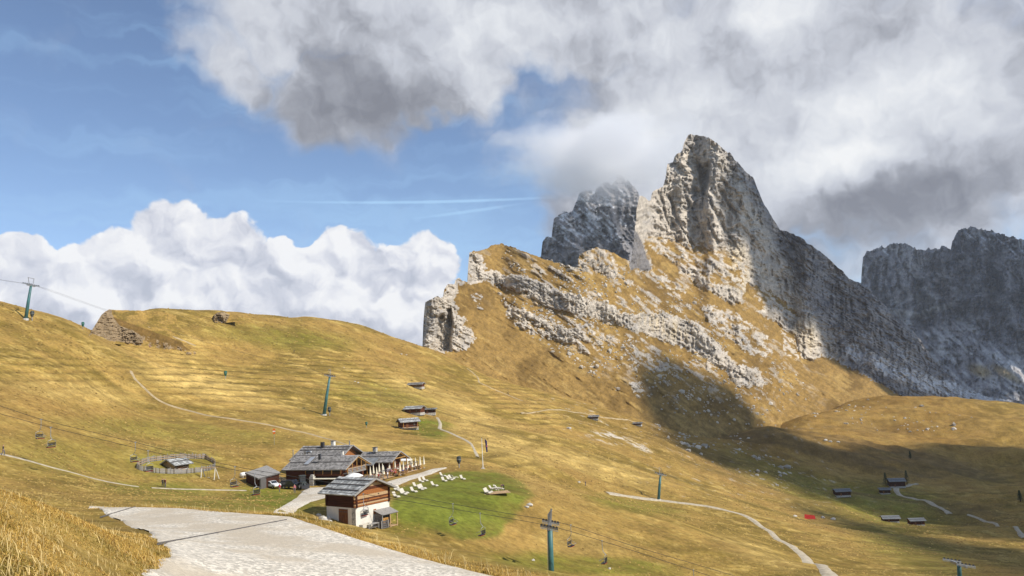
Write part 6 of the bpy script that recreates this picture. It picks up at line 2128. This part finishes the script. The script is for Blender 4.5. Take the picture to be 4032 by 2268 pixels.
def blades(name, XY, h, w, cols, lean=(.35, .1), seed=1, label=None):
    r = np.random.default_rng(seed)
    n = len(XY)
    z = meadow_z(XY[:, 0], XY[:, 1])
    base = np.concatenate([XY, z[:, None] - .02], -1)
    a = r.uniform(0, 2 * np.pi, n)
    hh = h * r.uniform(.5, 1.25, n) * (.75 + .55 * fbm2(XY[:, 0] / 1.1, XY[:, 1] / 1.1, 2, seed=seed + 3))
    side = np.stack([np.cos(a), np.sin(a), 0 * a], -1) * (w * r.uniform(.6, 1.3, n))[:, None]
    ln = np.stack([r.normal(lean[0], .45, n), r.normal(lean[1], .45, n)], -1) * hh[:, None]
    mid = base + np.concatenate([ln * .35, (hh * .62)[:, None]], -1)
    tip = base + np.concatenate([ln, (hh * r.uniform(.75, 1.0, n))[:, None]], -1)
    V = np.stack([base - side, base + side, mid + side * .7, mid - side * .7, tip], 1).reshape(-1, 3)
    i = np.arange(n) * 5
    quad = np.stack([i, i + 1, i + 2, i + 3], -1); tri = np.stack([i + 3, i + 2, i + 4], -1)
    me = bpy.data.meshes.new(name)
    me.vertices.add(n * 5); me.vertices.foreach_set('co', V.astype(np.float32).ravel())
    loops = np.concatenate([quad, tri], 1).ravel()
    me.loops.add(len(loops)); me.loops.foreach_set('vertex_index', loops.astype(np.int32))
    me.polygons.add(2 * n)
    ls = np.stack([np.arange(n) * 7, np.arange(n) * 7 + 4], -1).ravel()
    me.polygons.foreach_set('loop_start', ls.astype(np.int32))
    me.update(calc_edges=True)
    at = me.color_attributes.new('col', 'FLOAT_COLOR', 'POINT')
    c5 = np.repeat(cols[:, None], 5, 1)
    at.data.foreach_set('color', np.concatenate([c5, np.ones((n, 5, 1))], -1).astype(np.float32).ravel())
    me.materials.append(m_blade())
    o = link(name, me)
    return tag(o, label, 'grass', kind='stuff')


def gcol(XY, r, warm=1.0):
    n1 = fbm2(XY[:, 0] / 1.6, XY[:, 1] / 1.6, 3, seed=151); n2 = fbm2(XY[:, 0] / .35, XY[:, 1] / .35, 2, seed=152)
    c = np.broadcast_to(np.array([.45, .285, .068]), (len(XY), 3)).copy()
    c = mixc(c, [.62, .42, .13], sstep(n2 + r.normal(0, .35, len(XY)), .0, .6))
    c = mixc(c, [.17, .135, .028], sstep(n1 + r.normal(0, .2, len(XY)), .0, .40) * .9)
    c = mixc(c, [.24, .10, .03], (r.random(len(XY)) < .08) * .7)
    return c


def scatter_px(poly, n, seed, rmin, rmax, keep=None):
    """random ground points whose picture position lies inside a pixel polygon"""
    r = np.random.default_rng(seed)
    out = []
    tot = 0
    while tot < n:
        m = n * 3
        az = r.uniform(R(-46), R(30), m); rr = np.sqrt(r.uniform(rmin ** 2, rmax ** 2, m)) if keep is None else np.exp(r.uniform(math.log(rmin), math.log(rmax), m))
        x, y = rr * np.sin(az), rr * np.cos(az)
        z = meadow_z(x, y)
        px, py = to_pix(np.stack([x, y, z], -1))
        ok = inpoly(np.nan_to_num(px, nan=-9e4), np.nan_to_num(py, nan=-9e4), poly)
        q = np.stack([x, y], -1)[ok]
        out.append(q); tot += len(q)
        if len(out) > 60:
            break
    return np.concatenate(out)[:n]


RG = np.random.default_rng(5)
bank = [(-300, 1850), (0, 1890), (170, 1930), (330, 1985), (470, 2055), (600, 2120), (690, 2180), (668, 2215), (610, 2255), (560, 2310), (450, 2600), (-400, 2600)]
XY = scatter_px(bank, 100000, 21, 8, 32, keep=1)
blades('grass_bank', XY, .085, .008, gcol(XY, RG), (-.25, -.15), 31, 'dry golden grass covering the bank at the lower left')
XY = scatter_px(bank, 2200, 22, 8, 30, keep=1)
blades('seed_stalks', XY, .26, .006, np.broadcast_to(np.array([.66, .50, .22]), (len(XY), 3)) * RG.uniform(.7, 1.1, (len(XY), 1)), (-.25, .05), 32, 'tall pale seed stalks sticking out of the bank grass')
# verge strip beyond the far road edge
edge_pts = [(352, 1999), (500, 1994), (700, 1998), (900, 2014), (1150, 2032), (1300, 2081), (1500, 2147), (1700, 2206), (1850, 2243), (2020, 2281), (2250, 2340)]
E = np.array([hit(x, y + 6) for x, y in edge_pts])
def verge(n, spread, seed, bias):
    r = np.random.default_rng(seed)
    s = np.concatenate([[0], np.cumsum(np.hypot(*np.diff(E[:, :2], axis=0).T))])
    q = r.uniform(0, s[-1], n)
    P = np.stack([np.interp(q, s, E[:, i]) for i in (0, 1)], -1)
    d = P / np.linalg.norm(P, axis=-1, keepdims=True)
    return P + d * (np.abs(r.normal(0, spread, n)) + bias)[:, None]
XY = verge(22000, 2.2, 41, -.15)
blades('verge_grass', XY, .12, .012, gcol(XY, RG), (-.1, -.05), 42, 'dry grass fringe along the far edge of the gravel road')
XY = verge(420, 1.6, 43, .1)
blades('verge_stalks', XY, .50, .009, np.broadcast_to(np.array([.64, .50, .24]), (len(XY), 3)) * RG.uniform(.7, 1.1, (len(XY), 1)), (-.2, 0), 44, 'sparse pale seed stalks along the gravel road edge')

# ------------------------------------------------------------------ clouds: unseen sun-side puffs shaped to cast shade, and the cloud round the snowy summit
def surf(px, py, kind):
    if kind == 'm':
        return hit(px, py, 60)
    X, Y, P = RELIEF['mountain' if kind == 'k' else 'far_mountain']
    c = int(np.clip(np.searchsorted(X[0], px), 0, X.shape[1] - 1))
    r = int(np.argmin(np.abs(Y[:, c] - py)))
    return P[r, c]


SU = Vector(SUN)
SA = SU.cross(Vector((0, 0, 1))).normalized()
SB = SA.cross(SU).normalized()
CLOUDM = plain('cloud_white', (.86, .87, .9), 1.0, .03, .01)


def shade_cloud(poly, D, r, label, seed, skip=()):
    """an opaque out-of-view cloud, D metres up-sun, shaped to the shadow outline on the ground"""
    W_ = [Vector(surf(*q)) for q in poly]
    uv = np.array([(p.dot(SA), p.dot(SB)) for p in W_])
    cen = sum((p.dot(SU) for p in W_)) / len(W_)
    r_ = np.random.default_rng(seed)
    lo, hi = uv.min(0), uv.max(0)
    st = r * .62
    gx, gy = np.meshgrid(np.arange(lo[0], hi[0], st), np.arange(lo[1], hi[1], st))
    gx = gx.ravel() + r_.normal(0, st * .22, gx.size); gy = gy.ravel() + r_.normal(0, st * .22, gy.size)
    ok = inpoly(gx, gy, [tuple(q) for q in uv])
    m = MB()
    bm = bmesh.new(); bmesh.ops.create_icosphere(bm, subdivisions=2, radius=1)
    sv = [v.co.copy() for v in bm.verts]; sf = [tuple(v.index for v in f.verts) for f in bm.faces]; bm.free()
    vs, fs = [], []
    for x, y in zip(gx[ok], gy[ok]):
        c = SA * x + SB * y + SU * (cen + D + r_.normal(0, r * .8))
        k = r * r_.uniform(.6, 1.05)
        n = len(vs)
        vs += [c + v * k for v in sv]
        fs += [tuple(i + n for i in f) for f in sf]
    me = bpy.data.meshes.new('cloud')
    me.from_pydata(vs, [], fs)
    me.polygons.foreach_set('use_smooth', np.full(len(me.polygons), True))
    me.materials.append(CLOUDM)
    tag(link('cloud', me), label, 'cloud', kind='stuff')


K_, M_, F_ = 'k', 'm', 'f'
shade_cloud([(2890, 700, K_), (2895, 748, K_), (2872, 791, K_), (2900, 849, K_), (2935, 900, K_), (2965, 915, K_), (2980, 965, K_), (2980, 1062, K_), (3000, 1105, K_), (3090, 1150, K_), (3155, 1215, K_), (3205, 1262, K_), (3245, 1330, K_), (3258, 1405, K_), (3300, 1430, K_), (3400, 1475, K_), (3600, 1550, K_), (4200, 1610, K_),
             (4290, 1600, K_), (3720, 1480, K_), (3500, 1240, K_), (3300, 1065, K_), (3130, 935, K_), (3030, 850, K_), (2985, 770, K_), (2925, 690, K_)], 2600, 42, 'thick cloud high on the sunny side, shading the right flank of the peak', 1)
shade_cloud([(2522, 1440, K_), (2610, 1432, K_), (2700, 1452, K_), (2800, 1505, K_), (2900, 1572, K_), (2990, 1640, K_), (3090, 1700, M_), (3200, 1745, M_), (3350, 1765, M_), (3550, 1790, M_), (3700, 1755, M_), (3850, 1735, M_), (4032, 1770, M_), (4300, 1800, M_),
             (4300, 2150, M_), (3900, 2105, M_), (3750, 2070, M_), (3600, 2025, M_), (3400, 1992, M_), (3250, 1965, M_), (3150, 1930, M_), (3000, 1868, M_), (2850, 1832, M_), (2700, 1770, M_), (2632, 1700, M_), (2580, 1590, K_)], 3600, 24, 'ragged cloud high on the sunny side, shading the valley hamlet', 2)
shade_cloud([(3130, 1992, M_), (3200, 2004, M_), (3350, 2044, M_), (3500, 2080, M_), (3700, 2120, M_), (4032, 2170, M_), (4300, 2210, M_), (4300, 2340, M_), (4032, 2300, M_), (3850, 2225, M_), (3700, 2180, M_), (3500, 2112, M_), (3300, 2052, M_), (3180, 2012, M_)], 2600, 9, 'thin cloud streak high on the sunny side of the valley', 3)
shade_cloud([(3400, 1000, F_), (3530, 960, F_), (3700, 985, F_), (3760, 930, F_), (3870, 905, F_), (4100, 960, F_), (4410, 1030, F_), (4410, 1640, F_), (4100, 1500, F_), (4040, 1400, F_), (3930, 1370, F_), (3870, 1420, F_), (3900, 1500, F_), (3960, 1640, F_), (3380, 1640, F_), (3395, 1200, F_)], 3000, 75, 'broad cloud high on the sunny side, shading the far massif', 4)


def mist(px, py, d, rx, ry, rd, dens, label, seed):
    c = at_d(px, py, d)
    bm = bmesh.new(); bmesh.ops.create_icosphere(bm, subdivisions=4, radius=1)
    me = bpy.data.meshes.new('cloud'); bm.to_mesh(me); bm.free()
    m = bpy.data.materials.new('cloud_vapour'); m.use_nodes = True
    t = NT(m.node_tree); t.n.clear()
    co = t.n.new('ShaderNodeTexCoord').outputs['Object']
    ln = t.n.new('ShaderNodeVectorMath'); ln.operation = 'LENGTH'; t.l.new(co, ln.inputs[0])
    n = t.noise(t.vm('ADD', t.vm('MULTIPLY', co, (1.3, 1.3, 1.0)), (seed, seed, 0)), 1.8, 3, .55)
    f = t.m('ADD', t.m('SUBTRACT', 1.0, ln.outputs['Value']), t.m('MULTIPLY', t.m('SUBTRACT', n, .5), 1.5))
    v = t.n.new('ShaderNodeVolumePrincipled')
    v.inputs['Color'].default_value = (.97, .97, .98, 1)
    t.put(v.inputs['Density'], t.m('MULTIPLY', t.step(f, .12, .75), dens))
    v.inputs['Anisotropy'].default_value = 0.0
    out = t.n.new('ShaderNodeOutputMaterial'); t.l.new(v.outputs[0], out.inputs['Volume'])
    me.materials.append(m)
    o = link('cloud', me)
    o.location = c
    o.scale = (rx, rd, ry)
    return tag(o, label, 'cloud', kind='stuff')


mist(2370, 618, 1430, 230, 100, 120, .035, 'pale cloud wrapping the top of the snowy mountain', 1.0)
S.cycles.volume_bounces = 6
S.cycles.volume_step_rate = 4.0
S.cycles.volume_max_steps = 64

# ------------------------------------------------------------------ tussocks on the alp and stones on the steep slopes
def lumps(name, P, size, cols, seed, label, stone=False):
    r = np.random.default_rng(seed)
    n = len(P)
    if stone:
        bm = bmesh.new(); bmesh.ops.create_icosphere(bm, subdivisions=1, radius=1)
        tv = np.array([v.co[:] for v in bm.verts]); tf = np.array([[v.index for v in f.verts] for f in bm.faces]); bm.free()
        tv = tv * np.array([1, .85, .75])
    else:
        k = 6
        a = np.arange(k) / k * 2 * np.pi
        tv = np.concatenate([np.stack([np.cos(a), np.sin(a), a * 0 - .12], -1), [[0, 0, .5]]])
        i = np.arange(k); j = (i + 1) % k
        tf = np.stack([i, j, i * 0 + k], -1)
    m = len(tv)
    rot = r.uniform(0, 6.28, n); c, s_ = np.cos(rot), np.sin(rot)
    V = tv[None] * size[:, None, None] * r.uniform(.65, 1.35, (n, m, 1)) * r.uniform(.7, 1.3, (n, 1, 3))
    V = np.stack([V[..., 0] * c[:, None] - V[..., 1] * s_[:, None], V[..., 0] * s_[:, None] + V[..., 1] * c[:, None], V[..., 2]], -1) + P[:, None]
    F = (tf[None] + (np.arange(n) * m)[:, None, None]).reshape(-1, 3)
    me = bpy.data.meshes.new(name)
    me.vertices.add(n * m); me.vertices.foreach_set('co', V.astype(np.float32).ravel())
    me.loops.add(F.size); me.loops.foreach_set('vertex_index', F.astype(np.int32).ravel())
    me.polygons.add(len(F)); me.polygons.foreach_set('loop_start', np.arange(0, F.size, 3, dtype=np.int32))
    me.polygons.foreach_set('use_smooth', np.full(len(F), not stone))
    me.update(calc_edges=True)
    at = me.color_attributes.new('col', 'FLOAT_COLOR', 'POINT')
    cc = np.repeat(cols[:, None], m, 1)
    at.data.foreach_set('color', np.concatenate([cc, np.ones((n, m, 1))], -1).astype(np.float32).ravel())
    me.materials.append(m_blade())
    return tag(link(name, me), label, 'stones' if stone else 'grass', kind='stuff')


NOGO = [LAWN, [(330, 1985), (700, 1985), (1150, 2025), (1500, 2130), (2100, 2285), (2100, 2500), (450, 2500), (520, 2280), (640, 2190)], [(1030, 2045), (1100, 1985), (1180, 1925), (1340, 1905), (1430, 1920), (1260, 1985), (1130, 2045)],
        [(950, 1830), (1120, 1760), (1450, 1740), (1700, 1820), (1770, 1840), (1560, 1920), (1480, 2000), (1460, 2090), (1280, 2080), (1290, 1940), (960, 1900)], [(535, 1800), (860, 1800), (860, 1870), (535, 1870)]]


def build_tussocks():
    r = np.random.default_rng(77)
    n = 80000
    az = r.uniform(R(-38), R(38), n); rr = np.exp(r.uniform(math.log(48), math.log(560), n))
    x, y = rr * np.sin(az), rr * np.cos(az)
    z = meadow_z(x, y)
    px, py = to_pix(np.stack([x, y, z], -1))
    n1 = fbm2(x / 30, y / 24, 3, seed=171); n2 = fbm2(x / 7, y / 6, 3, seed=172)
    ok = (n1 + .6 * n2 + r.normal(0, .25, n) > -.05)
    for q in NOGO:
        ok &= ~inpoly(px, py, q)
    for q in TRAILS:
        ok &= polydist(px, py, q) > 9
    x, y, z, rr, n1, n2 = (q[ok] for q in (x, y, z, rr, n1, n2))
    k = len(x)
    col = np.broadcast_to(GOLD * 1.02, (k, 3)).copy()
    col = mixc(col, STRAW, r.random(k) * .8)
    col = mixc(col, OLIVE, (r.random(k) < .35) * .8)
    col = mixc(col, BROWN, (r.random(k) < .12) * .8)
    lumps('tussocks', np.stack([x, y, z], -1), np.clip(rr / 620, .09, .75) * r.uniform(.4, 1.1, k), col * r.uniform(.72, 1.06, (k, 1)), 78, 'countless small grass tussocks dotting the golden alp')
    # loose stones on the mountain's grass
    X, Y, P = RELIEF['mountain']
    i = r.integers(15, P.shape[0] - 10, 16000); j = r.integers(15, P.shape[1] - 300, 16000)
    qx, qy = X[i, j], Y[i, j]
    ok = (ell(qx, qy, 2560, 1330, 950, 330, 24) * r.random(16000) > .30) & (fbm2(qx / 60, qy / 40, 3, seed=173) > -.12)
    p = P[i, j][ok]
    k = len(p)
    q = 9000
    az = r.uniform(R(5), R(37), q); rr = np.exp(r.uniform(math.log(420), math.log(1060), q))
    x, y = rr * np.sin(az), rr * np.cos(az)
    gp = np.stack([x, y, meadow_z(x, y)], -1)
    qx, qy = to_pix(gp)
    ok = (np.maximum(ell(qx, qy, 3300, 1620, 900, 110, 6), ell(qx, qy, 2850, 1760, 500, 120, 22)) * r.random(q) > .45) & (fbm2(qx / 50, qy / 20, 3, seed=174) > .05)
    p = np.concatenate([p, gp[ok]])
    k = len(p)
    lumps('loose_stones', p, r.uniform(.5, 1.0, k) ** 2 * np.where(r.random(k) < .12, 3.0, 1.7), np.array([.50, .45, .38]) * r.uniform(.7, 1.2, (k, 1)), 79, 'countless pale stones strewn over the steep grass under the cliffs', True)


build_tussocks()

# ------------------------------------------------------------------ thin mountain air
def haze():
    m = bpy.data.materials.new('air'); m.use_nodes = True
    t = NT(m.node_tree); t.n.clear()
    v = t.n.new('ShaderNodeVolumePrincipled')
    v.inputs['Color'].default_value = (.80, .88, 1.0, 1)
    v.inputs['Density'].default_value = 0.000042
    out = t.n.new('ShaderNodeOutputMaterial'); t.l.new(v.outputs[0], out.inputs['Volume'])
    lo = min(o.dimensions.z * 0 + min((o.matrix_world @ Vector(c)).z for c in o.bound_box) for o in COL.objects if o.name in ('meadow', 'mountain', 'far_mountain', 'snowy_mountain'))
    o = MB().box((300, 1700, (lo - 1 + 640) / 2), (5200, 4200, 641 - lo)).build('haze', m)
    tag(o, 'thin bluish mountain air over the whole valley', 'haze', kind='stuff')


bpy.context.view_layer.update()
haze()
